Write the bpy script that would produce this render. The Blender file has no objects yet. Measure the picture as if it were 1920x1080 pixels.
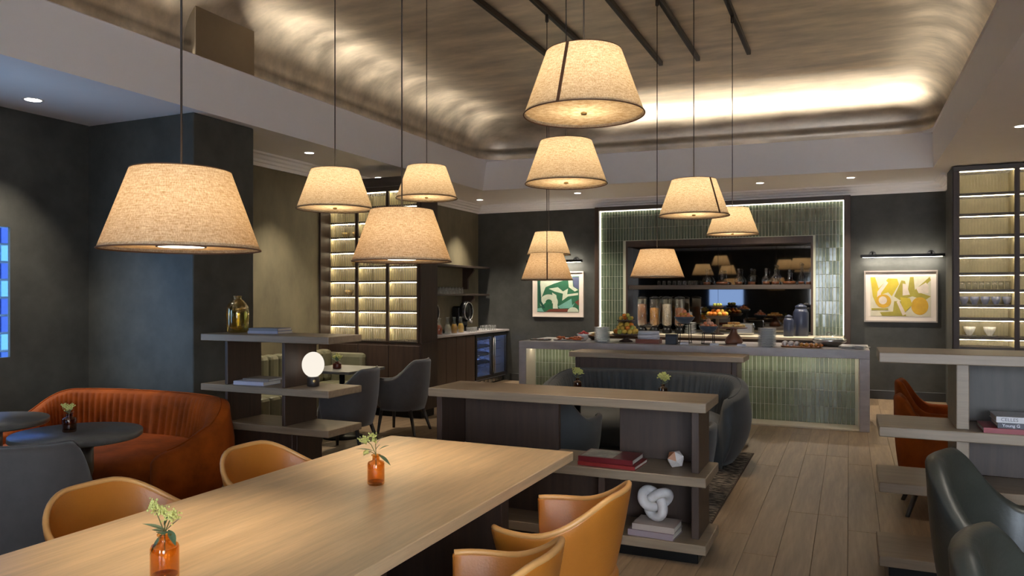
import bpy, bmesh, math, random
from mathutils import Vector, Matrix
random.seed(7)
R = math.radians
pi = math.pi
sc = bpy.context.scene
col = sc.collection

# ------------------------------------------------------------------ camera
FPX = 1414.0
YAW = math.atan(633 / FPX)
cam_d = bpy.data.cameras.new('camera'); cam = bpy.data.objects.new('camera', cam_d); col.objects.link(cam)
cam_d.sensor_width = 36; cam_d.lens = FPX * 36 / 1920
cam_d.shift_y = 13 / 1920
cam_d.clip_start = 0.02
cam.location = (0, 0, 1.53); cam.rotation_euler = (R(90), 0, YAW)
sc.camera = cam
# ------------------------------------------------------------------ world, exposure
wd = bpy.data.worlds.new('world'); sc.world = wd; wd.use_nodes = True
bg = wd.node_tree.nodes['Background']
bg.inputs[0].default_value = (0.74, 0.85, 1.0, 1); bg.inputs[1].default_value = 7.5
# overcast sky above the horizon, dull street below it
_n = wd.node_tree.nodes; _l = wd.node_tree.links
_tc = _n.new('ShaderNodeTexCoord'); _sp = _n.new('ShaderNodeSeparateXYZ'); _cr = _n.new('ShaderNodeValToRGB')
_l.new(_tc.outputs['Generated'], _sp.inputs[0]); _l.new(_sp.outputs['Z'], _cr.inputs[0]); _l.new(_cr.outputs[0], bg.inputs[0])
_cr.color_ramp.elements[0].position = 0.0; _cr.color_ramp.elements[0].color = (.56, .60, .68, 1)
_cr.color_ramp.elements[1].position = 0.06; _cr.color_ramp.elements[1].color = (0.74, 0.85, 1.0, 1)
sc.view_settings.view_transform = 'Standard'; sc.view_settings.look = 'None'
sc.view_settings.gamma = 1; sc.view_settings.use_curve_mapping = False
sc.view_settings.exposure = 1.9
cy = sc.cycles
cy.max_bounces = 7; cy.diffuse_bounces = 4; cy.glossy_bounces = 4; cy.transmission_bounces = 5
cy.transparent_max_bounces = 10; cy.caustics_reflective = False; cy.caustics_refractive = False
cy.sample_clamp_indirect = 6; cy.use_denoising = True
# strengths of the lamps of the room
P_PEND, P_DOWN, P_COVE, E_LED, P_SPOT, P_PICT = 1.0, 9.2, .78, 5.2, 42.0, 1.9
WARM = (1.0, 0.82, 0.60); SOFTW = (1.0, 0.90, 0.75)

# ------------------------------------------------------------------ materials
def s2l(c):
    return tuple(((x / 255) / 12.92 if x / 255 <= .04045 else ((x / 255 + .055) / 1.055) ** 2.4) for x in c) + (1,)
MATS = {}
def mat(name, rgb, rough=.5, metal=0., var=0., vscale=6., stretch=(1, 1, 1), bump=0., bscale=40., emit=0., emit_rgb=None,
        spec=.5, coat=0., sheen=0., rvar=0., rnd=0.):
    if name in MATS: return MATS[name]
    m = bpy.data.materials.new(name); MATS[name] = m; m.use_nodes = True
    nt = m.node_tree; b = nt.nodes['Principled BSDF']
    c = s2l(rgb)
    b.inputs['Base Color'].default_value = c; b.inputs['Roughness'].default_value = rough
    b.inputs['Metallic'].default_value = metal; b.inputs['Specular IOR Level'].default_value = spec
    b.inputs['Coat Weight'].default_value = coat; b.inputs['Sheen Weight'].default_value = sheen
    b.inputs['Coat Roughness'].default_value = .15
    if emit:
        b.inputs['Emission Color'].default_value = s2l(emit_rgb or rgb); b.inputs['Emission Strength'].default_value = emit
    if var or bump or rvar:
        tc = nt.nodes.new('ShaderNodeTexCoord'); mp = nt.nodes.new('ShaderNodeMapping')
        nt.links.new(tc.outputs['Object'], mp.inputs[0]); mp.inputs['Scale'].default_value = stretch
    if var or rvar:
        nz = nt.nodes.new('ShaderNodeTexNoise'); nz.inputs['Scale'].default_value = vscale; nz.inputs['Detail'].default_value = 6
        nz.inputs['Roughness'].default_value = .62
        nt.links.new(mp.outputs[0], nz.inputs['Vector'])
    if var:
        rp = nt.nodes.new('ShaderNodeValToRGB')
        rp.color_ramp.elements[0].position = .3; rp.color_ramp.elements[1].position = .7
        rp.color_ramp.elements[0].color = tuple(max(0, x * (1 - var)) for x in c[:3]) + (1,)
        rp.color_ramp.elements[1].color = tuple(min(1, x * (1 + var)) for x in c[:3]) + (1,)
        nt.links.new(nz.outputs[0], rp.inputs[0])
        out = rp.outputs[0]
        if rnd:
            oi = nt.nodes.new('ShaderNodeObjectInfo'); hs = nt.nodes.new('ShaderNodeHueSaturation')
            mr = nt.nodes.new('ShaderNodeMapRange'); mr.inputs['To Min'].default_value = 1 - rnd; mr.inputs['To Max'].default_value = 1 + rnd
            nt.links.new(oi.outputs['Random'], mr.inputs[0]); nt.links.new(mr.outputs[0], hs.inputs['Value'])
            nt.links.new(out, hs.inputs['Color']); out = hs.outputs[0]
        nt.links.new(out, b.inputs['Base Color'])
    if rvar:
        mr2 = nt.nodes.new('ShaderNodeMapRange'); mr2.inputs['From Min'].default_value = .3; mr2.inputs['From Max'].default_value = .7
        mr2.inputs['To Min'].default_value = max(.02, rough - rvar); mr2.inputs['To Max'].default_value = rough + rvar
        nt.links.new(nz.outputs[0], mr2.inputs[0]); nt.links.new(mr2.outputs[0], b.inputs['Roughness'])
    if bump:
        n2 = nt.nodes.new('ShaderNodeTexNoise'); n2.inputs['Scale'].default_value = bscale; n2.inputs['Detail'].default_value = 4
        nt.links.new(mp.outputs[0], n2.inputs['Vector'])
        bp = nt.nodes.new('ShaderNodeBump'); bp.inputs['Strength'].default_value = bump; bp.inputs['Distance'].default_value = .01
        nt.links.new(n2.outputs[0], bp.inputs['Height']); nt.links.new(bp.outputs[0], b.inputs['Normal'])
    return m
def wood(name, rgb, var, axis, rough=.42, fig=3.0, rnd=0., wave=.4, wsc=2.4, dist=7.):
    st = [1, 1, 1]
    for i in range(3): st[i] = .16 if 'xyz'[i] == axis else 2.2
    m = mat(name, rgb, rough, var=var, vscale=fig * 3, stretch=tuple(st), bump=.06, bscale=30, rnd=rnd)
    # cathedral figure: distorted rings added over the fine grain
    nt = m.node_tree; b = nt.nodes['Principled BSDF']
    tc = nt.nodes.new('ShaderNodeTexCoord'); mp = nt.nodes.new('ShaderNodeMapping'); nt.links.new(tc.outputs['Object'], mp.inputs[0])
    mp.inputs['Scale'].default_value = tuple(.22 if 'xyz'[i] == axis else 1.5 for i in range(3))
    wv = nt.nodes.new('ShaderNodeTexWave'); wv.inputs['Scale'].default_value = wsc; wv.inputs['Distortion'].default_value = dist
    wv.inputs['Detail'].default_value = 3; wv.inputs['Detail Scale'].default_value = .8
    wv.bands_direction = 'Y' if axis == 'x' else 'X'
    nt.links.new(mp.outputs[0], wv.inputs['Vector'])
    old = b.inputs['Base Color'].links[0].from_socket
    mx = nt.nodes.new('ShaderNodeMix'); mx.data_type = 'RGBA'; mx.blend_type = 'MULTIPLY'
    mx.inputs['Factor'].default_value = wave
    mr = nt.nodes.new('ShaderNodeMapRange'); mr.inputs['To Min'].default_value = .78; mr.inputs['To Max'].default_value = 1.08
    nt.links.new(wv.outputs['Fac'], mr.inputs[0]); nt.links.new(old, mx.inputs['A'])
    cmb = nt.nodes.new('ShaderNodeCombineColor')
    for k in range(3): nt.links.new(mr.outputs[0], cmb.inputs[k])
    nt.links.new(cmb.outputs[0], mx.inputs['B']); nt.links.new(mx.outputs['Result'], b.inputs['Base Color'])
    return m
def emis(name, rgb, strength):
    if name in MATS: return MATS[name]
    m = bpy.data.materials.new(name); MATS[name] = m; m.use_nodes = True; nt = m.node_tree; nt.nodes.clear()
    o = nt.nodes.new('ShaderNodeOutputMaterial'); e = nt.nodes.new('ShaderNodeEmission')
    e.inputs[0].default_value = tuple(rgb[:3]) + (1,); e.inputs[1].default_value = strength
    nt.links.new(e.outputs[0], o.inputs[0]); return m
def glassy(name, rgb, clear=.75, rough=.05, tint=None):
    """thin-walled clear or tinted glass: light goes straight through, the surface reflects"""
    if name in MATS: return MATS[name]
    m = bpy.data.materials.new(name); MATS[name] = m; m.use_nodes = True; nt = m.node_tree
    c = s2l(rgb); nt.nodes.remove(nt.nodes['Principled BSDF'])
    b = nt.nodes.new('ShaderNodeBsdfGlossy'); b.inputs['Roughness'].default_value = rough; b.inputs[0].default_value = tuple(.6 + .4 * x for x in c[:3]) + (1,)
    t = nt.nodes.new('ShaderNodeBsdfTransparent'); t.inputs[0].default_value = (tint or tuple(x ** .3 for x in c[:3])) + (1,)
    mx = nt.nodes.new('ShaderNodeMixShader'); fr = nt.nodes.new('ShaderNodeLayerWeight'); fr.inputs[0].default_value = .3
    mr = nt.nodes.new('ShaderNodeMapRange'); mr.inputs['To Min'].default_value = 1 - clear; mr.inputs['To Max'].default_value = .5
    nt.links.new(fr.outputs['Facing'], mr.inputs[0]); nt.links.new(mr.outputs[0], mx.inputs[0])
    nt.links.new(t.outputs[0], mx.inputs[1]); nt.links.new(b.outputs[0], mx.inputs[2])
    nt.links.new(mx.outputs[0], nt.nodes['Material Output'].inputs[0]); return m

# walls, ceiling, wood
m_wall = mat('dark_plaster', (67, 67, 62), .62, var=.3, vscale=3.2, bump=.15, bscale=14)
m_wall2 = mat('light_plaster', (112, 103, 80), .6, var=.25, vscale=3.2, stretch=(1, 1, .5), bump=.15, bscale=14)
m_white = mat('soffit_paint', (246, 241, 238), .55, var=.01)
m_gold = mat('metal_leaf_plaster', (206, 193, 174), .46, metal=.74, var=.34, vscale=2.2, stretch=(.6, 1.7, 1.5), rvar=.12)
m_goldd = mat('metal_leaf_panel', (150, 136, 116), .42, metal=.8, var=.1, vscale=2)
m_base = mat('baseboard_paint', (52, 52, 50), .4)
m_oakx = wood('grey_oak_along', (137, 119, 97), .16, 'x', fig=6, wave=.25)
m_oaky = wood('pale_oak_table', (208, 176, 134), .13, 'y', rough=.36, fig=9, wave=.35, wsc=1.2, dist=14)
m_plank = wood('grey_oak_plank', (144, 121, 95), .22, 'y', rough=.4, rnd=.12, fig=6, wave=.5, wsc=1.6, dist=10)
m_dwood = wood('dark_stained_oak', (64, 47, 36), .25, 'z', rough=.5, fig=5, wave=.3)
m_dwoodx = wood('dark_stained_oak_rail', (66, 56, 48), .3, 'x', rough=.45)
m_seam = mat('floor_joint', (40, 34, 28), .8)
m_black = mat('black_metal', (22, 22, 22), .4, metal=.6)
m_blackp = mat('black_plastic', (16, 16, 17), .25)
m_bronze = mat('bronze_track', (62, 54, 46), .4, metal=.7)
m_cord = mat('brown_cord', (44, 36, 30), .6)
m_pipe = mat('brown_piping', (92, 62, 40), .6)
m_leath = mat('tan_leather', (182, 112, 38), .38, var=.1, vscale=4, bump=.1, bscale=120)
m_leathe = mat('tan_leather_edge', (214, 158, 92), .36, var=.06)
m_rust = mat('rust_velvet', (146, 67, 14), .75, var=.4, vscale=4, spec=.15)
m_grey = mat('grey_velvet', (58, 61, 62), .8, var=.15, vscale=5, sheen=.12)
m_char = mat('charcoal_felt', (70, 65, 62), .8, var=.1, vscale=20, sheen=.3)
m_dleath = mat('dark_green_leather', (46, 48, 43), .40, var=.25, vscale=5, bump=.1, bscale=60)
m_oleath = mat('olive_leather', (112, 108, 84), .4, var=.15, vscale=5)
m_piping = mat('pale_piping', (150, 146, 138), .6)
m_dleg = mat('dark_wood_leg', (40, 32, 26), .45)
m_marb = mat('dark_marble', (104, 102, 97), .32, var=.35, vscale=2.2, stretch=(1, 2.5, 1))
m_stone = mat('grey_stone', (172, 164, 162), .3, var=.22, vscale=2.0, stretch=(1, 1, 2.5))
m_cream = mat('cream_stone', (208, 196, 172), .4)
m_tile = mat('green_glazed_tile', (112, 120, 94), .16, var=.24, vscale=5, rnd=.2, coat=.4, bump=.12, bscale=9)
m_tiled = mat('deep_green_glazed_tile', (80, 92, 74), .1, var=.24, vscale=5, rnd=.2, coat=.5, bump=.14, bscale=9)
m_grout = mat('pale_grout', (206, 208, 186), .8)
m_mirror = mat('smoked_mirror', (120, 116, 110), .03, metal=1.)
m_brass = mat('brass_back', (172, 146, 92), .38, metal=.5, var=.1, vscale=6)
m_lining = mat('cabinet_lining', (196, 182, 140), .5, var=.12, vscale=5)
m_led = emis('led_strip_light', SOFTW, E_LED)
m_led2 = emis('bar_led_strip_light', SOFTW, E_LED * .38)
m_lens = emis('downlight_lens', (1, .93, .82), 9)
m_plate = mat('white_china', (222, 222, 222), .2, coat=.3)
m_linen = mat('white_napkin', (206, 206, 212), .8)
m_silver = mat('brushed_steel', (180, 178, 172), .25, metal=.9)
m_amber = glassy('amber_glass', (206, 104, 16), .95, tint=(.93, .71, .36))
m_brown = glassy('brown_glass', (84, 42, 18), .94, tint=(.72, .52, .38))
m_yglass = glassy('yellow_glass', (208, 180, 70), .9, tint=(.92, .84, .54))
m_clear = glassy('clear_glass', (236, 240, 240), .95)
m_green1 = mat('grey_green_leaf', (92, 116, 84), .6, var=.2, vscale=30)
m_blos = mat('pale_yellow_blossom', (206, 204, 120), .7)
m_stem = mat('plant_stem', (104, 100, 52), .7)

# ------------------------------------------------------------------ mesh helpers
class MB:
    def __init__(s): s.v = []; s.f = []; s.mi = []; s.sm = []
    def add(s, vs, fs, smooth=False, mi=0):
        o = len(s.v); s.v += [tuple(p) for p in vs]
        for f in fs: s.f.append([i + o for i in f]); s.sm.append(smooth); s.mi.append(mi)
        return s
    def box(s, x0, x1, y0, y1, z0, z1, mi=0):
        v = [(x, y, z) for z in (z0, z1) for y in (y0, y1) for x in (x0, x1)]
        return s.add(v, [(0, 2, 3, 1), (4, 5, 7, 6), (0, 1, 5, 4), (2, 6, 7, 3), (0, 4, 6, 2), (1, 3, 7, 5)], mi=mi)
    def bbox(s, x0, x1, y0, y1, z0, z1, b=.004, mi=0):
        """box with bevelled edges"""
        bm = bmesh.new(); bmesh.ops.create_cube(bm, size=1)
        for v in bm.verts: v.co = Vector(((x0 + x1) / 2 + v.co.x * (x1 - x0), (y0 + y1) / 2 + v.co.y * (y1 - y0), (z0 + z1) / 2 + v.co.z * (z1 - z0)))
        b = min(b, .45 * min(abs(x1 - x0), abs(y1 - y0), abs(z1 - z0)))
        bmesh.ops.bevel(bm, geom=bm.edges[:], offset=b, segments=2 if b > .006 else 1, profile=.5, affect='EDGES')
        bm.verts.index_update()
        s.add([v.co.copy() for v in bm.verts], [[v.index for v in f.verts] for f in bm.faces], mi=mi); bm.free(); return s
    def lathe(s, prof, n=24, c=(0, 0, 0), smooth=True, mi=0, sx=1, sy=1, ring=False):
        if ring: prof = list(prof) + [prof[0]]
        vs = []; fs = []
        for r, z in prof:
            for i in range(n):
                a = 2 * pi * i / n; vs.append((c[0] + sx * r * math.cos(a), c[1] + sy * r * math.sin(a), c[2] + z))
        k = len(prof)
        for j in range(k - 1):
            for i in range(n):
                a, b2 = j * n + i, j * n + (i + 1) % n; fs.append((a, b2, b2 + n, a + n))
        s.add(vs, fs, smooth, mi)
        if not ring and prof[0][0] > 1.01e-4: s.add(vs[:n], [list(range(n))[::-1]], False, mi)
        if not ring and prof[-1][0] > 1.01e-4: s.add(vs[-n:], [list(range(n))], False, mi)
        return s
    def tube(s, pts, r, n=8, closed=False, mi=0):
        pts = [Vector(p) for p in pts]; m = len(pts); vs = []; fs = []; up = Vector((0, 0, 1)); prev = None
        rr = r if isinstance(r, (list, tuple)) else [r] * m
        for i, p in enumerate(pts):
            if closed: t = pts[(i + 1) % m] - pts[i - 1]
            else: t = pts[min(i + 1, m - 1)] - pts[max(i - 1, 0)]
            t.normalize()
            if prev is None:
                a = t.cross(up)
                if a.length < .1: a = t.cross(Vector((1, 0, 0)))
            else: a = prev - t * prev.dot(t)
            a.normalize(); prev = a; b = t.cross(a)
            for k in range(n):
                g = 2 * pi * k / n; vs.append(p + (a * math.cos(g) + b * math.sin(g)) * rr[i])
        for i in range(m if closed else m - 1):
            for k in range(n):
                j = (i + 1) % m; fs.append((i * n + k, i * n + (k + 1) % n, j * n + (k + 1) % n, j * n + k))
        if not closed: fs.append(list(range(n))[::-1]); fs.append([(m - 1) * n + k for k in range(n)])
        return s.add(vs, fs, True, mi)
    def prism(s, poly, axis, a0, a1, mi=0):
        """poly in the two other axes, extruded along axis"""
        def mk(p, a): return {'x': (a, p[0], p[1]), 'y': (p[0], a, p[1]), 'z': (p[0], p[1], a)}[axis]
        n = len(poly); vs = [mk(p, a0) for p in poly] + [mk(p, a1) for p in poly]
        fs = [list(range(n)), list(range(n, 2 * n))[::-1]] + [(i, i + n, (i + 1) % n + n, (i + 1) % n) for i in range(n)]
        return s.add(vs, fs, mi=mi)
    def sphere(s, c, r, n=10, m=7, sq=(1, 1, 1), mi=0):
        prof = [(max(1e-5, math.sin(pi * j / m)) * r, -math.cos(pi * j / m) * r) for j in range(m + 1)]
        vs = []; fs = []
        for a, z in prof:
            for i in range(n):
                t = 2 * pi * i / n; vs.append((c[0] + a * math.cos(t) * sq[0], c[1] + a * math.sin(t) * sq[1], c[2] + z * sq[2]))
        for j in range(m):
            for i in range(n):
                a, b = j * n + i, j * n + (i + 1) % n; fs.append((a, b, b + n, a + n))
        return s.add(vs, fs, True, mi)
    def mesh(s, name, mats):
        me = bpy.data.meshes.new(name); me.from_pydata(s.v, [], s.f)
        for q in (mats if isinstance(mats, (list, tuple)) else [mats]): me.materials.append(q)
        me.polygons.foreach_set('use_smooth', s.sm); me.polygons.foreach_set('material_index', s.mi)
        bm = bmesh.new(); bm.from_mesh(me); bmesh.ops.remove_doubles(bm, verts=bm.verts, dist=1e-6)
        bmesh.ops.recalc_face_normals(bm, faces=bm.faces); bm.to_mesh(me); bm.free(); me.update()
        return me
    def build(s, name, mats, parent=None, loc=None, rz=0.):
        o = bpy.data.objects.new(name, s.mesh(name, mats)); col.objects.link(o)
        if parent: o.parent = parent
        if loc: o.location = loc
        if rz: o.rotation_euler[2] = rz
        return o
def tag(o, label=None, cat=None, group=None, kind=None):
    if label: o['label'] = label
    if cat: o['category'] = cat
    if group: o['group'] = group
    if kind: o['kind'] = kind
    return o
def thing(name, label, cat, loc=(0, 0, 0), rz=0., group=None):
    o = bpy.data.objects.new(name, None); col.objects.link(o); o.empty_display_size = .1
    o.location = loc; o.rotation_euler = (0, 0, rz); return tag(o, label, cat, group)
def struct(mb, name, mats): return tag(mb.build(name, mats), kind='structure')
def dup(root, loc=None, rz=None, label=None, group=None):
    def cp(o, par):
        c = o.copy(); col.objects.link(c)
        if par: c.parent = par
        for ch in o.children: cp(ch, c)
        return c
    r = cp(root, None)
    if loc is not None: r.location = loc
    if rz is not None: r.rotation_euler[2] = rz
    if label: r['label'] = label
    if group: r['group'] = group
    return r
def light(kind, name, loc, power, color, parent=None, size=.05, spot=None, blend=.6, rot=None):
    d = bpy.data.lights.new(name, kind); d.energy = power; d.color = color
    if kind != 'AREA': d.shadow_soft_size = size
    if spot: d.spot_size = spot; d.spot_blend = blend
    o = bpy.data.objects.new(name, d); col.objects.link(o); o.location = loc
    if rot: o.rotation_euler = rot
    if parent: o.parent = parent
    return o
def ease(a, b, t):
    t = max(0, min(1, t)); t = t * t * (3 - 2 * t); return a + (b - a) * t

# ================================================================== THE SETTING
YB = 12.338      # back wall
ZC = 3.15        # lower ceiling
XL, XR, YF = -6.66, 4.2, -2.6
# floor: joints below, planks above
fl = struct(MB().box(XL - .1, XR + .1, YF - .1, YB + .5, -.06, -.006), 'floor', m_seam)
rest = MB(); PW, PL = .19, 2.1; nfl = 0
pm = MB(); pm.bbox(-PW / 2 + .0007, PW / 2 - .0007, -PL / 2 + .0015, PL / 2 - .0015, -.012, 0, .0015)
plank_mesh = pm.mesh('plank', m_plank)
x = XL + PW / 2
while x < XR:
    y = YF - random.random() * PL + PL / 2
    while y < YB + .9:
        if -5.6 < x < 2.2 and 2.0 < y < 13.2 and nfl < 296:
            o = bpy.data.objects.new('plank', plank_mesh); col.objects.link(o); o.parent = fl; o.location = (x, y, 0)
            if y > YB - PL / 2: o.scale[1] = max(.1, (YB + .45 - (y - PL / 2)) / PL); o.location[1] = y - PL / 2 + PL * o.scale[1] / 2
            nfl += 1
        else:
            rest.box(x - PW / 2 + .0007, x + PW / 2 - .0007, y - PL / 2 + .0015, min(YB + .45, y + PL / 2 - .0015), -.012, 0)
        y += PL
    x += PW
tag(rest.build('plank_rest', m_plank, fl), kind='stuff')
# walls
WY0, WY1, WZ0, WZ1 = 2.1, 4.2, .99, 2.12
struct(MB().box(XL - .03, XL, YF, WY0, 0, ZC).box(XL - .03, XL, WY1, 4.94, 0, ZC).box(XL - .03, XL, WY0, WY1, 0, WZ0).box(XL - .03, XL, WY0, WY1, WZ1, ZC), 'wall_left', m_wall)
wm = MB()
for y in (WY0, 3.15): wm.box(XL - .028, XL - .004, y, y + .025, WZ0, WZ1)
W3 = struct(wm, 'window_3', mat('white_window_frame', (150, 156, 160), .4))
MB().box(XL - .018, XL - .014, WY0 + .026, WY1, WZ0, WZ1).build('pane', glassy('daylight_dimming_glazing', (90, 140, 190), .97, .03, tint=(.36, .46, .55)), W3)  # pane tint added to dim the daylight and the view outside
struct(MB().bbox(XL - .12, -5.3, 4.94, 5.68, 0, ZC, .012), 'wall_pier', m_wall)
struct(MB().box(-6.34, -6.2, 5.68, YB, 0, ZC), 'wall_recess', m_wall2)
NX0, NX1, NZ0, NZ1 = -3.424, -.507, .92, 2.43
wb = MB()
wb.box(-6.34, NX0, YB, YB + .45, 0, ZC).box(NX1, XR + .1, YB, YB + .45, 0, ZC)
wb.box(NX0, NX1, YB, YB + .45, 0, NZ0).box(NX0, NX1, YB, YB + .45, NZ1, ZC)
WB = struct(wb, 'wall_back', m_wall)
struct(MB().box(1.25, XR, 11.45, YB, 0, ZC), 'wall_jog', m_wall)
struct(MB().box(XR, XR + .12, YF, YB, 0, ZC), 'wall_right', m_wall)
# window wall behind the camera
wf = MB(); wx = [(-1.25, -.45, True), (.9, 3.2, True)]
edges = [XL] + [e for w in wx for e in w[:2]] + [XR]
for i in range(0, len(edges), 2): wf.box(edges[i], edges[i + 1], YF - .15, YF, 0, ZC)
for a, b, _ in wx: wf.box(a, b, YF - .15, YF, 0, .75).box(a, b, YF - .15, YF, 2.75, ZC)
struct(wf, 'wall_front', m_wall)
for k, (a, b, _) in enumerate(wx):
    f = MB()
    for u in (a, (a + b) / 2 - .025, b - .05): f.box(u, u + .05, YF - .12, YF - .06, .75, 2.75)
    for z in (.75, 1.9, 2.70): f.box(a, b, YF - .12, YF - .06, z, z + .05)
    struct(f, 'window_%d' % (k + 1), m_black)
# baseboards
struct(MB().bbox(-5.55, NX0 - .5, YB - .018, YB, 0, .13), 'baseboard_back', m_base)
struct(MB().bbox(.02, 1.25, YB - .018, YB, 0, .13), 'baseboard_backright', m_base)
struct(MB().bbox(XL, XL + .018, YF, 4.94, 0, .13), 'baseboard_left', m_base)
# lower ceiling with the coffer opening
LO = [(-5.22, -1.6), (.99, -1.6), (.97, 10.93), (-5.20, 10.50)]
HI = [(-5.22, -1.72), (.99, -1.72), (.97, 11.05), (-5.20, 10.64)]
OUT = [(XL - .1, YF - .1), (XR + .1, YF - .1), (XR + .1, YB + .45), (XL - .1, YB + .45)]
ce = MB(); n = 4
v = [(p[0], p[1], ZC) for p in OUT] + [(p[0], p[1], ZC) for p in LO]
ce.add(v, [(i, (i + 1) % 4, (i + 1) % 4 + 4, i + 4) for i in range(4)])
ZB = 3.62
v = [(p[0], p[1], ZC) for p in LO] + [(p[0], p[1], ZB) for p in HI]
ce.add(v, [(i, (i + 1) % 4, (i + 1) % 4 + 4, i + 4) for i in range(4)])
# slab above, closing the room
ce.box(XL - .1, XR + .1, YF - .1, YB + .45, 4.5, 4.56)
for a in ((XL - .1, XL - .04, YF - .1, YB + .45), (XR + .04, XR + .1, YF - .1, YB + .45), (XL, XR, YF - .1, YF - .04), (XL, XR, YB + .4, YB + .45)):
    ce.box(a[0], a[1], a[2], a[3], ZC, 4.5)
CEIL = struct(ce, 'ceiling', m_white)
def ring(o, z, nseg=8, rc=.40):
    """rounded outline of the coffer, moved outward by o"""
    pts = []
    for k, (cx_, cy_, a0) in enumerate(((HI[0][0] + rc, HI[0][1] + rc, 180), (HI[1][0] - rc, HI[1][1] + rc, 270), (HI[2][0] - rc, HI[2][1] - rc, 0), (HI[3][0] + rc, HI[3][1] - rc, 90))):
        for i in range(nseg + 1):
            a = R(a0 + 90 * i / nseg); rr = max(.004, rc + o); pts.append((cx_ + rr * math.cos(a), cy_ + rr * math.sin(a), z))
    return pts
prof = [(.16, ZB - .02), (.17, 3.70), (.165, 3.78)]
for i in range(13):
    a = R(90 * i / 12); prof.append((-.38 + .54 * math.cos(a), 3.78 + .44 * math.sin(a)))
va = MB(); rows = [ring(o, z) for o, z in prof]; N = len(rows[0]); V = [p for r in rows for p in r]; F = []
for j in range(len(rows) - 1):
    for i in range(N): F.append((j * N + i, j * N + (i + 1) % N, (j + 1) * N + (i + 1) % N, (j + 1) * N + i))
va.add(V, F, True); va.add(rows[-1], [list(range(N))])
vault = va.build('vault', m_gold, CEIL); tag(vault, 'champagne metal-leaf vault above the coffer')
le = MB(); a = ring(-.02, ZB); b = ring(.2, ZB)
le.add(a + b, [(i, (i + 1) % N, (i + 1) % N + N, i + N) for i in range(N)]); le.build('cove_ledge', m_white, CEIL)
st = MB(); r1 = ring(.09, ZB + .008); st.tube(r1, .008, 6, closed=True); st.build('cove_led_strip', m_white, CEIL)
def cove_light(p0, p1, inward):
    """long LED profile on the ledge, its lens turned up towards the curve of the vault"""
    d = bpy.data.lights.new('cove_led', 'AREA'); d.shape = 'RECTANGLE'; L = (Vector(p1) - Vector(p0)); d.size = L.length; d.size_y = .02
    d.energy = P_COVE * L.length; d.color = SOFTW; d.spread = R(80)
    o = bpy.data.objects.new('cove_led', d); col.objects.link(o); o.parent = CEIL
    c = (Vector(p0) + Vector(p1)) / 2; aim = (Vector((0, 0, 1)) + Vector(inward) * .5).normalized()
    zax = -aim; xax = L.normalized(); yax = zax.cross(xax)
    o.matrix_world = Matrix(((xax.x, yax.x, zax.x, c.x), (xax.y, yax.y, zax.y, c.y), (xax.z, yax.z, zax.z, c.z), (0, 0, 0, 1)))
zz = ZB + .02
cove_light((-5.265, -1.2, zz), (-5.265, 10.45, zz), (1, 0, 0)); cove_light((1.035, -1.2, zz), (1.035, 10.8, zz), (-1, 0, 0))
cove_light((-5.0, 10.70, zz), (.75, 11.09, zz), (0, -1, 0)); cove_light((-5.0, -1.76, zz), (.75, -1.76, zz), (0, 1, 0))
MB().bbox(-5.62, -5.235, 4.9, 5.62, ZB + .002, 4.2, .004).build('pier_panel', m_goldd, CEIL)
# crown mouldings: stepped profile
def crown(name, p0, p1, inward):
    d = Vector(p1) - Vector(p0); L = d.length; t = d.normalized(); nrm = Vector(inward)
    pr_ = [(0, ZC - .14), (.02, ZC - .14), (.025, ZC - .105), (.05, ZC - .095), (.055, ZC - .07), (.085, ZC - .055), (.10, ZC - .03), (.14, ZC - .02), (.15, ZC - .001), (0, ZC - .001)]
    m = MB(); k = len(pr_); vs = []
    for e in (Vector(p0), Vector(p1)):
        for o, z in pr_: q = e + nrm * o; vs.append((q.x, q.y, z))
    m.add(vs, [(i, (i + 1) % k, (i + 1) % k + k, i + k) for i in range(k)] + [list(range(k)), list(range(k, 2 * k))])
    return struct(m, name, m_white)
crown('trim_1', (-6.2, YB, 0), (1.25, YB, 0), (0, -1, 0))
crown('trim_2', (-6.2, 5.68, 0), (-6.2, YB, 0), (1, 0, 0))
crown('trim_3', (1.25, 11.45, 0), (1.25, YB, 0), (-1, 0, 0))
# ------------------------------------------------------------------ recessed downlights
def downlight(x, y, pos, power=None, r=.05, cone=78):
    t = thing('recessed_downlight', 'small round recessed downlight in the lower ceiling ' + pos, 'downlight', (x, y, ZC), 0, 'recessed ceiling downlights')
    MB().lathe([(r, -.004), (r + .018, -.004), (r + .018, 0), (r, 0)], 20, ring=True).build('trim_ring', m_white, t)
    MB().lathe([(.0001, -.001), (r, -.001)], 20).build('lens', m_lens, t)
    light('SPOT', 'downlight_beam', (0, 0, -.03), power or P_SPOT, SOFTW, t, .03, R(cone), .8)
downlight(-6.185, 4.088, 'above the rust sofa', P_SPOT * 1.2, .062)
downlight(-3.948, 11.373, 'near the green abstract picture', P_SPOT * 1.3, cone=105)
downlight(-1.183, 11.422, 'above the back bar counter', P_SPOT * 1.6, cone=112)
downlight(.013, 11.414, 'near the yellow abstract picture', P_SPOT * 1.3, cone=105)
downlight(-5.935, 8.75, 'over the lit display cabinet', P_SPOT * .4)
downlight(-5.62, 6.9, 'over the olive banquette', P_SPOT * 1.5)
downlight(-5.75, 11.5, 'over the wine fridge counter', P_SPOT * 1.6)
downlight(2.4, 5.6, 'behind the tall oak bookcase')
downlight(1.6, 2.9, 'over the dark leather chairs')
downlight(1.5, 8.6, 'in front of the reeded glass wall cabinet')
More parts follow.
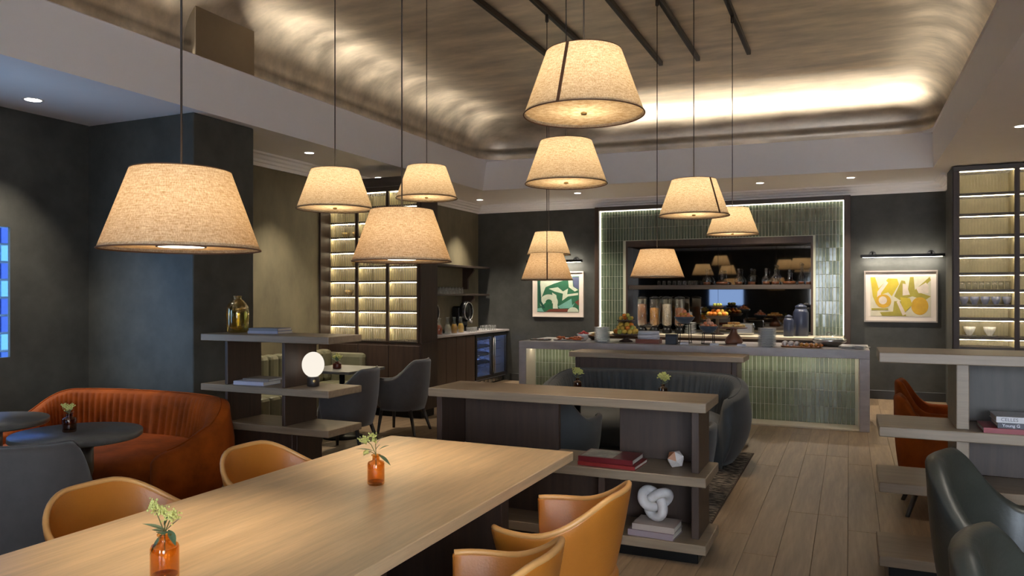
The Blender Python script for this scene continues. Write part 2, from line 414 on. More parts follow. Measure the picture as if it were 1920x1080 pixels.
# ------------------------------------------------------------------ ceiling tracks and pendants
TRX = [-3.06, -2.60, -1.98, -1.56, -1.01]
names = ['nearest the pier', 'second from the pier', 'in the middle of the row', 'second from the reeded cabinet side', 'nearest the reeded cabinet side']
for x, nm in zip(TRX, names):
    t = thing('ceiling_track', 'slim bronze lighting track on the metal-leaf vault, ' + nm, 'track', (x, 3.9, 4.165), 0, 'bronze ceiling tracks')
    MB().bbox(-.022, .022, -4.6, 4.72, 0, .05, .004).build('rail', m_bronze, t)
    MB().box(-.008, .008, -4.55, 4.66, -.002, .01).build('slot', m_black, t)
    for y in (-2.4, 0, 2.4, 4.4): MB().lathe([(.012, .05), (.012, .06)], 10).build('stand_off', m_bronze, t, (0, y, 0))
# linen shade material: light from the bulb inside shines through the weave
m = bpy.data.materials.new('linen_shade'); MATS['linen'] = m; m.use_nodes = True; nt = m.node_tree; nt.nodes.clear()
o = nt.nodes.new('ShaderNodeOutputMaterial'); dfs = nt.nodes.new('ShaderNodeBsdfDiffuse'); trl = nt.nodes.new('ShaderNodeBsdfTranslucent')
mx = nt.nodes.new('ShaderNodeMixShader'); mx.inputs[0].default_value = .55
tc = nt.nodes.new('ShaderNodeTexCoord'); cols = []
for st_ in ((14, 14, 120), (110, 110, 11)):
    mp = nt.nodes.new('ShaderNodeMapping'); mp.inputs['Scale'].default_value = st_; mp.inputs['Rotation'].default_value = (0, 0, 0)
    nz = nt.nodes.new('ShaderNodeTexNoise'); nz.inputs['Scale'].default_value = 3; nz.inputs['Detail'].default_value = 5
    nt.links.new(tc.outputs['Object'], mp.inputs[0]); nt.links.new(mp.outputs[0], nz.inputs['Vector']); cols.append(nz)
ad = nt.nodes.new('ShaderNodeMath'); ad.operation = 'ADD'; nt.links.new(cols[0].outputs[0], ad.inputs[0]); nt.links.new(cols[1].outputs[0], ad.inputs[1])
rp = nt.nodes.new('ShaderNodeValToRGB'); rp.color_ramp.elements[0].position = .36; rp.color_ramp.elements[1].position = .64
dv = nt.nodes.new('ShaderNodeMath'); dv.operation = 'MULTIPLY'; dv.inputs[1].default_value = .5; nt.links.new(ad.outputs[0], dv.inputs[0]); nt.links.new(dv.outputs[0], rp.inputs[0])
rp.color_ramp.elements[0].color = s2l((186, 154, 112)); rp.color_ramp.elements[1].color = s2l((238, 222, 190))
nt.links.new(rp.outputs[0], dfs.inputs[0]); nt.links.new(rp.outputs[0], trl.inputs[0])
nt.links.new(dfs.outputs[0], mx.inputs[1]); nt.links.new(trl.outputs[0], mx.inputs[2]); nt.links.new(mx.outputs[0], o.inputs[0])
m_linen_sh = m
m_bulb = emis('pendant_bulb_lens', (1, .84, .6), 3.0)
def pendant(x, y, zb, s, low, label, seam=None):
    t = thing('pendant_lamp', label, 'lamp', (x, y, zb), 0, 'linen pendant lamps')
    rb, rt, hh = .25 * s, .157 * s, .26 * s
    sh = MB().lathe([(rb, 0), (rb + (rt - rb) * .33, hh * .33), (rb + (rt - rb) * .66, hh * .66), (rt, hh)], 48)
    sh.f = [f for f in sh.f if len(f) == 4]; sh.sm = [True] * len(sh.f); sh.mi = [0] * len(sh.f)
    so = sh.build('shade', m_linen_sh, t)
    MB().tube([((rb + .001) * math.cos(a), (rb + .001) * math.sin(a), 0) for a in [2 * pi * i / 48 for i in range(48)]], .0028, 6, True).build('bottom_piping', m_pipe, so)
    MB().tube([(rt * math.cos(a), rt * math.sin(a), hh) for a in [2 * pi * i / 40 for i in range(40)]], .002, 6, True).build('top_piping', m_pipe, so)
    if seam is not None:
        a = seam; w = .0065
        pts = []
        for r_, z in ((rb, 0), (rt, hh)):
            for e in (-1, 1):
                for q in (.0015, .0045): pts.append(((r_ + q) * math.cos(a) - e * w * math.sin(a), (r_ + q) * math.sin(a) + e * w * math.cos(a), z))
        MB().add(pts, [(1, 3, 7, 5), (0, 2, 3, 1), (4, 5, 7, 6), (0, 1, 5, 4), (2, 6, 7, 3), (0, 4, 6, 2)]).build('seam_tape', m_pipe, so)
    hole = .075 * s if low else .0001
    dfz = .012 * s
    dm = MB().lathe([(hole, dfz), (rb * .97, dfz)], 48); dm.f = [f for f in dm.f if len(f) == 4]; dm.sm = [False] * len(dm.f); dm.mi = [0] * len(dm.f)
    dm.build('diffuser', m_linen_sh, t)
    if low:
        MB().lathe([(hole * .96, dfz - .004), (hole * 1.04, dfz - .004), (hole * 1.04, dfz + .012), (hole * .96, dfz + .012)], 28, ring=True).build('lens_ring', m_pipe, t)
        MB().lathe([(.0001, dfz - .0035), (hole * .95, dfz - .0035)], 28).build('bulb_lens', m_bulb, t)
    else:
        MB().lathe([(.0001, dfz - .014), (.012, dfz - .012), (.014, dfz - .004), (.006, dfz)], 14).build('finial', m_brass, t)
    MB().tube([(0, 0, hh * .5), (0, 0, 4.165 - zb - .03)], .0035, 8).build('cord', m_cord, t)
    MB().lathe([(.012, 4.165 - zb - .07), (.016, 4.165 - zb - .06), (.016, 4.165 - zb)], 12).build('track_adapter', m_bronze, t)
    sp = MB()
    for k in range(3):
        a = 2 * pi * k / 3; sp.tube([(0, 0, hh * .93), (rt * .99 * math.cos(a), rt * .99 * math.sin(a), hh * .93)], .0025, 6)
    sp.build('spider', m_bronze, t)
    light('POINT', 'bulb', (0, 0, hh * (.42 if low else .55)), P_PEND * (.55 if low else 1.0), (1, .70, .42) if low else (1, .84, .62), t, .06)
    light('SPOT', 'down_beam', (0, 0, -.012), P_DOWN, WARM, t, .05, R(78), 1.0)
LAMPS = [(-1.98, 1.796, 1.677, .978, True, 'large linen pendant hanging low over the end of the oak table with the front bottle', None),
         (-1.98, 3.117, 1.692, .957, True, 'low linen pendant hanging over the oak table end beside the grey oak divider', None),
         (-3.06, 4.013, 2.089, .975, False, 'high linen pendant between the pier and the lit cabinet', None),
         (-3.06, 5.18, 2.295, .968, False, 'highest linen pendant in front of the lit display cabinet', None),
         (-1.01, 2.988, 2.28, 1.0, False, 'big high linen pendant with wide seam, straight above a tan chair', R(-95)),
         (-1.56, 4.283, 2.20, .985, False, 'high linen pendant over the grey oak divider', None),
         (-1.01, 5.416, 2.091, .98, False, 'high linen pendant with side seam above the grey tub chairs', R(-35)),
         (-1.01, 7.344, 2.099, .955, False, 'small high linen pendant over the divider behind the grey sofa', None),
         (-1.56, 6.637, 1.686, .95, True, 'low linen pendant in front of the bar niche', None),
         (-2.60, 6.612, 1.67, .974, True, 'low linen pendant with centre seam in front of the green picture', R(-68)),
         (-3.06, 7.84, 1.976, .975, False, 'linen pendant hanging just behind the low one before the green picture', None)]
for L in LAMPS: pendant(*L)
# ================================================================== FURNITURE
def board(t, name, x0, x1, y0, y1, z0, z1, m, b=.004): return MB().bbox(x0, x1, y0, y1, z0, z1, b).build(name, m, t)
# ------------------------------------------------------------------ communal oak table
t = thing('communal_table', 'long pale oak communal table with slab legs', 'table', (-1.79, 2.0, 0))
board(t, 'tabletop', -.535, .535, -1.45, 1.55, .705, .75, m_oaky, .003)
for y in (-1.0, .12, 1.12): board(t, 'leg', -.40, .36, y - .04, y + .04, 0, .705, m_dwood)
board(t, 'stretcher', -.05, .05, -1.0, 1.12, .10, .16, m_dwood)
# ------------------------------------------------------------------ curved shells (chairs and sofas)
def sgnpow(x, p): return math.copysign(abs(x) ** p, x)
def shell(N, A, rx, ry, top, bot, tb, tt, flare, K=7, ex=1.0, flute=0, fdepth=0., bulge=0., yarm=0., capr=.5):
    """U-shaped upholstered wall; phi=0 is the back (+y). top/bot: height functions of |phi|/A"""
    mb = MB(); V = []; loops = []
    for i in range(N + 1):
        ph = -A + 2 * A * i / N; u = abs(ph) / A
        zt, zb = top(u), bot(u)
        sx, sy = sgnpow(math.sin(ph), ex), sgnpow(math.cos(ph), ex)
        def plan(fac, off):
            # plan point, moved inward by off along the approximate normal
            px, py = rx * fac * sx, ry * fac * sy
            if sy < 0: py += yarm * sy
            nx, ny = math.sin(ph) / rx, math.cos(ph) / ry; l = math.hypot(nx, ny) or 1
            return px - nx / l * off, py - ny / l * off
        loop = []
        for k in range(K + 1):
            s = k / K; fac = tb_fac(s, flare) ; bl = bulge * math.sin(pi * min(1, s * 1.05))
            x, y = plan(fac, -bl); loop.append((x, y, zb + (zt - zb) * s * .97))
        th = tt
        for q in (30, 90, 150):
            x, y = plan(flare[1], th / 2 - th / 2 * math.cos(R(q))); loop.append((x, y, zb + (zt - zb) * .97 + math.sin(R(q)) * min(.03, th * .6)))
        fl_ = fdepth * abs(math.sin(flute * ph / A * pi / 2)) if flute else 0
        for k in range(K, -1, -1):
            s = k / K; fac = tb_fac(s, flare); thk = tb + (tt - tb) * s
            x, y = plan(fac, thk + (fl_ if flute else 0) * (1 if s < .98 else .4)); loop.append((x, y, zb + (zt - zb) * s * .97))
        loops.append(loop)
    n = len(loops[0]); V = [p for l in loops for p in l]; Fq = []
    for i in range(N):
        for k in range(n): Fq.append((i * n + k, i * n + (k + 1) % n, (i + 1) * n + (k + 1) % n, (i + 1) * n + k))
    mb.add(V, Fq, True)
    # rounded end caps
    for e, i in ((0, 0), (1, N)):
        c = Vector((0, 0, 0))
        for p in loops[i]: c += Vector(p)
        c /= n
        j = 1 if i == 0 else N - 1
        d = Vector((0, 0, 0))
        for k in range(n): d += Vector(loops[i][k]) - Vector(loops[j][k])
        d.z = 0; d.normalize(); q = [list(loops[i])]; cap = tt * capr
        zlo = min(p[2] for p in loops[i])
        for st_ in (25, 50, 72, 88):
            f_ = math.cos(R(st_)); sh_ = tt * .55 * (1 - f_)
            ring_ = []
            for p in loops[i]:
                v_ = Vector(p) - c; v2 = Vector((v_.x, v_.y, 0)) * f_
                z_ = zlo + (p[2] - zlo) * (1 - (1 - f_) * min(.5, tt * 1.2)) 
                ring_.append((c.x + v2.x + d.x * cap * math.sin(R(st_)), c.y + v2.y + d.y * cap * math.sin(R(st_)), z_))
            q.append(ring_)
        vs_ = [p for r_ in q for p in r_]
        mb.add(vs_, [(m_ * n + k, m_ * n + (k + 1) % n, (m_ + 1) * n + (k + 1) % n, (m_ + 1) * n + k) for m_ in range(len(q) - 1) for k in range(n)] + [[(len(q) - 1) * n + k for k in range(n)]], True)
    rim = []
    for l in loops: rim.append(l[K + 2])
    return mb, rim
def tb_fac(s, flare): return flare[0] + (flare[1] - flare[0]) * (s ** .75)
def leg_set(t, pts, m, r0=.016, r1=.010, ztop=.40):
    for (x, y, sx, sy) in pts: MB().tube([(x, y, ztop), (x + sx * .97, y + sy * .97, .012), (x + sx, y + sy, .006), (x + sx, y + sy, 0)], [r0, r1, r1, r1], 10).build('leg', m, t)
def cushion(t, name, rx, ry, z0, z1, m, cy_=0., ex=.75, n=36):
    pr_ = [(.86, 0), (.97, .12), (1, .4), (1, .65), (.96, .88), (.86, 1), (.4, 1.06), (.0005, 1.08)]
    vs = []; fs = []
    for f, q in pr_:
        for i in range(n):
            a = 2 * pi * i / n; vs.append((rx * f * sgnpow(math.cos(a), ex), cy_ + ry * f * sgnpow(math.sin(a), ex), z0 + (z1 - z0) * q))
    for j in range(len(pr_) - 1):
        for i in range(n): fs.append((j * n + i, j * n + (i + 1) % n, (j + 1) * n + (i + 1) % n, (j + 1) * n + i))
    fs.append(list(range(n))[::-1])
    return MB().add(vs, fs, True).build(name, m, t)
# tan leather shell chairs round the oak table
def tan_chair(loc, rz, label):
    t = thing('leather_armchair', label, 'chair', loc, rz, 'tan leather armchairs at the oak table')
    top = lambda u: ease(.775, .635, (u - .12) / .62)
    mb, rim = shell(40, R(128), .295, .285, top, lambda u: .33, .018, .020, (.66, 1.0), 9, .88)
    mb.build('shell', m_leath, t)
    MB().tube(rim, .0115, 8).build('rolled_edge', m_leathe, t)
    cushion(t, 'seat', .235, .235, .36, .455, m_leath, 0, .85)
    MB().lathe([(.02, .10), (.025, .33), (.15, .345), (.16, .36)], 24).build('seat_plate', m_leath, t)
    leg_set(t, [(.13, .13, .09, .09), (-.13, .13, -.09, .09), (.13, -.13, .09, -.09), (-.13, -.13, -.09, -.09)], m_dleg, .014, .009, .35)
    return t
tan_chair((-1.07, 2.85, 0), R(-90), 'tan leather shell armchair at the table corner beside the grey oak divider')
tan_chair((-1.07, 2.07, 0), R(-90), 'tan leather shell armchair at the table, second from the grey oak divider')
tan_chair((-2.50, 2.05, 0), R(90), 'tan leather shell armchair at the table in front of the charcoal chair')
tan_chair((-2.50, 2.90, 0), R(90), 'tan leather shell armchair at the table in front of the rust sofa arm')
# upholstered tub chairs
def tub_chair(name, loc, rz, label, group, m, w=.34, d=.33, zb=.80, za=.60, mp=None, legm=None, low=.24, ang=118, flare=(.78, 1.0), th=.05, back=.30):
    t = thing(name, label, 'chair', loc, rz, group)
    top = lambda u: ease(zb, za, (u - back) / .5)
    mb, rim = shell(40, R(ang), w, d, top, lambda u: low, th * 1.3, th, flare, 8, .85, bulge=.012)
    mb.build('backrest', m, t)
    if mp: MB().tube([(p[0], p[1], p[2] + .004) for p in rim], .005, 6).build('piping', mp, t)
    cushion(t, 'seat', w * .74, d * .80, low + .02, .46, m, -.03)
    leg_set(t, [(w * .5, d * .5, .07, .09), (-w * .5, d * .5, -.07, .09), (w * .5, -d * .55, .05, -.03), (-w * .5, -d * .55, -.05, -.03)], legm or m_dleg, .022, .015, low + .06)
    return t
g = 'charcoal upholstered armchairs by the banquette'
tub_chair('upholstered_armchair', (-4.58, 7.22, 0), R(-82), 'charcoal armchair with pale piping, on the side near the lit cabinet', g, m_char, .31, .31, .80, .60, m_piping, low=.26)
tub_chair('upholstered_armchair', (-4.52, 6.12, 0), R(-78), 'charcoal armchair with pale piping, half behind the shelf with the globe lamp', g, m_char, .31, .31, .80, .60, m_piping, low=.26)
tub_chair('upholstered_armchair', (-3.66, 2.36, 0), R(214), 'charcoal armchair with rounded high back beside the round marble table', None, m_char,   .34, .30, .83, .44, m_char, low=.24, back=.62, ang=96, flare=(.9, 1.0))
g = 'grey tub chairs behind the oak divider'
tub_chair('tub_chair', (-1.22, 5.62, .0095), R(180), 'grey velvet tub chair behind the divider box with the faceted ornament', g, m_grey, .335, .33, .80, .56, None, low=.14, back=.06)
tub_chair('tub_chair', (-2.12, 5.66, .0095), R(180), 'grey velvet tub chair behind the closed end of the oak divider', g, m_grey, .335, .33, .80, .56, None, low=.14, back=.06)
g = 'rust velvet chairs behind the tall oak bookcase'
tub_chair('velvet_armchair', (.62, 6.10, 0), R(90), 'rust velvet armchair directly behind the tall oak bookcase', g, m_rust, .33, .33, .80, .56, None, low=.2, back=.2, flare=(.85, 1.0))
tub_chair('velvet_armchair', (.68, 7.20, 0), R(84), 'rust velvet armchair farther behind the bookcase, near the stone island', g, m_rust, .33, .33, .80, .56, None, low=.2, back=.2, flare=(.85, 1.0))
g = 'dark leather armchairs in front of the tall oak bookcase'
tub_chair('leather_tub_chair', (.68, 3.42, 0), R(72), 'dark green leather armchair in front of the oak bookcase', g, m_dleath, .37, .40, .88, .62, None, low=.22, back=.16, th=.07, flare=(.78, 1.0))
tub_chair('leather_tub_chair', (.64, 2.26, 0), R(72), 'dark green leather armchair on the far side of its twin from the bookcase', g, m_dleath, .37, .40, .88, .62, None, low=.22, back=.16, th=.07, flare=(.78, 1.0))
# channel-tufted curved sofas
def sofa(loc, rz, label, m, w=.98, d=.50, zt=.74, zend=.44):
    t = thing('curved_sofa', label, 'sofa', loc, rz)
    def top(u):
        z = zt if u < .42 else ease(zt, zend, (u - .42) / .66)
        return z
    mb, rim = shell(336, R(116), w, d, top, lambda u: .03, .17, .13, (.88, 1.0), 9, .84, flute=56, fdepth=.026, bulge=.07, yarm=.2, capr=.9)
    mb.build('backrest', m, t)
    MB().tube([(p[0], p[1], p[2] + .002) for p in rim], .006, 6).build('piping', m, t)
    cushion(t, 'seat', w * .80, d * .94, .16, .43, m, -.10, .55, 56)
    cushion(t, 'plinth', w * .76, d * .86, .0, .17, m, -.08, .55, 40)
    return t
sofa((-5.10, 3.98, 0), R(3), 'rust velvet curved sofa with channel-tufted back', m_rust)
sofa((-1.80, 7.04, .0095), 0, 'grey velvet curved sofa with channel-tufted back', m_grey, .97, .50, .76, .60)
# tufted banquette along the recess wall
t = thing('banquette', 'olive leather channel-tufted banquette along the recess wall', 'sofa', (-5.85, 6.85, 0))
board(t, 'plinth', -.33, .25, -1.1, .95, 0, .14, m_dwood)
k = 13
for i in range(k):
    y0 = -1.12 + i * 2.12 / k; y1 = y0 + 2.12 / k - .004
    MB().bbox(-.33, .29, y0, y1, .14, .45, .035).build('seat_channel', m_oleath, t)
    MB().bbox(-.34, -.16, y0, y1, .44, .84, .05).build('back_channel', m_oleath, t)
pts = [(-.25 + .55 * math.sin(R(a)), .98 - .0 + .10 * (1 - math.cos(R(a))), .0) for a in range(0, 91, 15)]
MB().bbox(-.33, .30, .98, 1.10, .0, .80, .05).build('end_arm', m_oleath, t)
# ------------------------------------------------------------------ tables
def round_table(loc, label, r=.345, h=.735):
    t = thing('round_table', label, 'table', loc, 0, 'round dark marble tables by the rust sofa')
    MB().lathe([(r - .012, h - .04), (r, h - .03), (r, h - .005), (r - .004, h), (.0001, h)], 48).build('tabletop', m_marb, t)
    MB().lathe([(.23, 0), (.23, .03), (.16, .2), (.085, .42), (.075, .47), (.085, .5), (.085, h - .04)], 32).build('pedestal', m_marb, t)
round_table((-4.10, 2.97, 0), 'round dark marble pedestal table with a small brown bottle')
round_table((-5.02, 3.02, 0), 'bare round dark marble pedestal table at the end of the rust sofa')
def square_table(loc, label, w, d, h, m, group=None):
    t = thing('dining_table', label, 'table', loc, 0, group)
    board(t, 'tabletop', -w / 2, w / 2, -d / 2, d / 2, h - .03, h, m)
    MB().lathe([(.03, .03), (.03, h - .03)], 16).build('pedestal', m_black, t)
    MB().lathe([(.22, 0), (.22, .012), (.03, .03)], 28).build('base_plate', m_black, t)
square_table((-5.0, 6.68, 0), 'square dark marble table in front of the olive banquette', .66, .66, .74, m_marb)
square_table((-2.16, 6.22, .0095), 'small dark table before the grey sofa, toward the wine fridge', .50, .42, .68, m_dwood, 'small tables before the grey sofa')
square_table((-1.38, 6.16, .0095), 'small dark table before the grey sofa, toward the open aisle', .50, .42, .68, m_dwood, 'small tables before the grey sofa')
# rug
m_rug = mat('woven_rug', (86, 78, 70), .95, var=1.0, vscale=11, stretch=(1.2, 3.5, 1), bump=.6, bscale=120)
rpn = [q for q in m_rug.node_tree.nodes if q.type == 'VALTORGB'][0]; rpn.color_ramp.elements[0].position = .46; rpn.color_ramp.elements[1].position = .56
rpn.color_ramp.elements[0].color = s2l((38, 34, 32)); rpn.color_ramp.elements[1].color = s2l((132, 122, 110))
t = thing('area_rug', 'dark patterned woven rug under the grey sofa', 'rug', (-1.85, 6.2, 0))
board(t, 'pile', -1.02, 1.0, -1.3, 1.38, 0.0005, .009, m_rug, .002)
for xb in (-1.03, 1.001): MB().box(xb, xb + .01, -1.3, 1.38, .0005, .007).build('binding', mat('rug_binding', (58, 44, 34), .9), t)
# ------------------------------------------------------------------ grey oak shelf units
BT = .055
# low divider in the middle
t = thing('low_bookcase', 'low grey oak open bookcase holding the red books and white knot sculpture', 'bookcase', (0, 0, 0))
X0, X1, Y0, Y1 = -2.53, -.735, 4.30, 4.75
board(t, 'top_board', X0, X1, Y0, Y1, .92 - BT, .92, m_oakx)
board(t, 'shelf_board', -2.50, X1, Y0, Y1, .50 - BT, .50, m_oakx)
board(t, 'shelf_board', -2.50, X1, Y0, Y1, .12 - BT, .12, m_oakx)
board(t, 'plinth', -2.46, X1 - .05, Y0 + .04, Y1 - .04, 0, .12 - BT, m_black)
for za, zb_ in ((.12, .50 - BT), (.50, .92 - BT)):
    board(t, 'upright', -2.50, -2.46, 4.36, 4.74, za, zb_, m_dwood)
    board(t, 'upright', -.835, -.79, 4.40, 4.74, za, zb_, m_dwood)
board(t, 'upright', -1.385, -1.34, 4.36, 4.74, .12, .445, m_dwood)
board(t, 'back_panel', -2.46, -1.76, 4.69, 4.73, .50, .865, m_dwood)
board(t, 'back_panel', -1.345, -.835, 4.69, 4.73, .50, .865, m_dwood)
board(t, 'back_panel', -2.46, -1.385, 4.55, 4.59, .12, .445, m_dwood)
board(t, 'back_panel', -1.34, -.835, 4.69, 4.73, .12, .445, m_dwood)
# the one behind the grey sofa
t = thing('low_bookcase', 'low grey oak divider with dark back panel behind the grey sofa', 'bookcase', (0, 0, 0))
X0, X1, Y0, Y1 = -2.76, -.945, 7.66, 8.10
board(t, 'top_board', X0, X1, Y0, Y1, .92 - BT, .92, m_oakx)
board(t, 'shelf_board', X0 + .03, X1, Y0 + .04, Y1, .50 - BT, .50, m_oakx)
board(t, 'shelf_board', X0 + .03, X1, Y0 + .04, Y1, .12 - BT, .12, m_oakx)
board(t, 'plinth', X0 + .06, X1 - .05, Y0 + .06, Y1 - .04, 0, .12 - BT, m_black)
board(t, 'back_panel', X0 + .12, X1 - .12, Y0 + .02, Y0 + .06, .0651, .865, m_dwood)
for a in (X0 + .06, X1 - .12):
    for za, zb_ in ((.12, .445), (.50, .865)): board(t, 'upright', a, a + .05, Y0 + .04, Y1 - .03, za, zb_, m_dwood)
# left shelf unit by the pier
t = thing('open_bookcase', 'open grey oak bookcase beside the dark pier, holding the globe lamp', 'bookcase', (0, 0, 0))
X0, X1, Y0, Y1 = -4.90, -3.60, 4.64, 5.07
for z in (1.21, .80, .50, .12): board(t, 'shelf_board', X0 if z > .6 else X0 + .08, X1, Y0, Y1, z - BT, z, m_oakx)
for za, zb_ in ((.855 - BT, 1.21 - BT), (.50, .80 - BT)):
    for a in (-4.655, -4.065): board(t, 'upright', a, a + .03, Y0 + .02, Y1 - .02, max(za, .50), zb_, m_dwood)
board(t, 'upright', -4.655, -4.625, Y0 + .1, Y1 - .02, .12, .50 - BT, m_dwood)
board(t, 'upright', -4.03, -3.98, Y0 + .1, Y1 - .02, .12, .50 - BT, m_dwood)
board(t, 'back_panel', -4.625, -4.03, Y0 + .1, Y0 + .13, .12, .50 - BT, m_dwood)
board(t, 'plinth', -4.70, -3.66, Y0 + .04, Y1 - .04, 0, .12 - BT, m_black)
# right shelf unit
t = thing('open_bookcase', 'tall open grey oak bookcase in front of the rust velvet chairs', 'bookcase', (0, 0, 0))
X0, X1, Y0, Y1 = .145, 2.1, 4.53, 5.0
for z in (1.22, .82, .52, .12): board(t, 'shelf_board', X0, X1, Y0, Y1, z - BT, z, m_oakx)
for za, zb_ in ((.82, 1.22 - BT), (.52, .82 - BT), (.12, .52 - BT)):
    board(t, 'upright', .515, .575, 4.60, 4.98, za, zb_, m_oakx)
    board(t, 'upright', 1.95, 2.0, 4.60, 4.98, za, zb_, m_oakx)
    board(t, 'back_panel', .575, 1.95, 4.92, 4.96, za, zb_, mat('grey_oak_back', (70, 63, 55), .5, var=.25, vscale=8, stretch=(3, 3, .3)) if za > .6 else m_dwood)
board(t, 'plinth', X0 + .05, X1 - .05, Y0 + .05, Y1 - .04, 0, .12 - BT, m_black)
# ================================================================== LIT DISPLAY CABINETS
def reeded(x0, x1, z0, z1, pitch=.034, amp=.013):
    n = max(6, int((x1 - x0) / pitch) * 4); m = MB(); v = []
    for z in (z0, z1):
        for i in range(n + 1):
            x = x0 + (x1 - x0) * i / n; v.append((x, -amp * abs(math.sin(pi * (x - x0) / pitch)), z))
    return m.add(v, [(i, i + 1, i + n + 2, i + n + 1) for i in range(n)], True)
mg = bpy.data.materials.new('reeded_glass'); mg.use_nodes = True; nt = mg.node_tree; b_ = nt.nodes['Principled BSDF']
b_.inputs['Base Color'].default_value = (.80, .74, .62, 1); b_.inputs['Roughness'].default_value = .16
b_.inputs['Transmission Weight'].default_value = 0.
tr_ = nt.nodes.new('ShaderNodeBsdfTransparent'); tr_.inputs[0].default_value = (.93, .91, .86, 1)
tl_ = nt.nodes.new('ShaderNodeBsdfTranslucent'); tl_.inputs[0].default_value = (.85, .8, .68, 1)
mx0 = nt.nodes.new('ShaderNodeMixShader'); mx0.inputs[0].default_value = .6; nt.links.new(b_.outputs[0], mx0.inputs[1]); nt.links.new(tl_.outputs[0], mx0.inputs[2])
mx_ = nt.nodes.new('ShaderNodeMixShader'); lw = nt.nodes.new('ShaderNodeLayerWeight'); lw.inputs[0].default_value = .4
mr_ = nt.nodes.new('ShaderNodeMapRange'); mr_.inputs['To Min'].default_value = .06; mr_.inputs['To Max'].default_value = .95
nt.links.new(lw.outputs['Facing'], mr_.inputs[0]); nt.links.new(mr_.outputs[0], mx_.inputs[0])
nt.links.new(tr_.outputs[0], mx_.inputs[1]); nt.links.new(mx0.outputs[0], mx_.inputs[2]); nt.links.new(mx_.outputs[0], nt.nodes['Material Output'].inputs[0])
m_cabled = emis('cabinet_led', (1, .86, .6), E_LED * 1.6)
def display_cabinet(name, label, x0, y0, depth, cols, zrows, ztop, stile=.03, rail=.022, base=True, led=True):
    """front at y0; cols: list of (xa, xb); zrows: heights of the shelf tops, lowest first"""
    t = thing(name, label, 'cabinet', (0, 0, 0)); xa, xb = cols[0][0], cols[-1][1]; zb_ = zrows[0]
    MB().box(xa - stile, xb + stile, y0 + depth - .02, y0 + depth, zb_, ztop).build('back_panel', m_lining, t)
    for i, c in enumerate(cols):
        w0 = stile if i == 0 else cols[i][0] - cols[i - 1][1]
        board(t, 'stile', c[0] - w0, c[0], y0 - .012, y0 + .016, zb_ - rail, ztop, m_dwood)
        MB().box(c[0] - w0, c[0], y0 + .0165, y0 + depth - .02, zb_ - rail, ztop).build('divider', m_lining, t)
    board(t, 'stile', xb, xb + stile, y0 - .012, y0 + .016, zb_ - rail, ztop, m_dwood)
    MB().box(xb, xb + stile, y0 + .0165, y0 + depth - .02, zb_ - rail, ztop).build('divider', m_lining, t)
    board(t, 'cornice', xa - stile, xb + stile, y0 - .014, y0 + depth, ztop, ztop + .06, m_dwoodx)
    zs = list(zrows)
    for c in cols:
        for j, z in enumerate(zs):
            sh = board(t, 'shelf_board', c[0], c[1], y0 + .004, y0 + depth - .02, z - rail, z, m_dwoodx, .002)
            if j > 0: MB().box(c[0] + .005, c[1] - .005, y0 + .03, y0 + .042, z - rail - .007, z - rail - .0005).build('led_strip', m_cabled, sh)
        MB().box(c[0] + .005, c[1] - .005, y0 + .03, y0 + .042, ztop - .008, ztop - .0005).build('led_strip', m_cabled, t)
        gp = reeded(c[0], c[1], zb_, ztop).build('glass_pane', mg, t, (0, y0 + .0005, 0))
    return t
# left cabinet: three lit columns over panelled doors
zr = [.955 + .189 * i for i in range(10)]
LC = [(-6.175, -5.78), (-5.735, -5.315), (-5.27, -4.865)]
t = display_cabinet('display_cabinet', 'dark oak display cabinet with three lit columns by the recess wall', 0, 8.0, .36, LC, zr, 2.83)
board(t, 'cabinet_body', -6.195, -4.80, 8.012, 8.40, .10, .93, m_dwood)
board(t, 'plinth', -6.195, -4.84, 8.06, 8.38, 0, .10, m_black)
for a, b in ((-6.18, -5.74), (-5.73, -5.28), (-5.27, -4.82)): board(t, 'door', a, b, 7.99, 8.0118, .12, .90, m_dwood)
board(t, 'side_panel', -4.832, -4.80, 8.0, 8.40, .931, 3.0, m_dwood)
board(t, 'fascia', -6.195, -4.833, 7.985, 8.0, 2.892, 3.008, m_dwoodx)
struct(MB().bbox(-6.199, -6.172, 7.80, 7.98, 0, 3.0), 'shadow_strip', m_dwood)  # dark strip standing in for the shadow beside the cabinet
# right cabinet
zr2 = [.885, 1.01, 1.245, 1.41, 1.60, 1.81, 2.03, 2.28, 2.545, 2.80]
RC = [(1.255, 1.835), (1.89, 2.47), (2.525, 3.1)]
t = display_cabinet('display_cabinet', 'dark oak wall cabinet with reeded glass beside the yellow picture', 0, 10.9, .40, RC, zr2, 3.075, stile=.07, rail=.035)
board(t, 'cabinet_body', 1.19, 3.16, 10.91, 11.40, .08, .845, m_dwood)
board(t, 'plinth', 1.22, 3.12, 10.95, 11.38, 0, .08, m_black)
for a, b in ((1.20, 1.84), (1.85, 2.48), (2.49, 3.15)): board(t, 'door', a, b, 10.89, 10.9098, .10, .83, m_dwood)
board(t, 'side_panel', 1.172, 1.1845, 10.89, 11.42, 0, 3.135, m_wall)
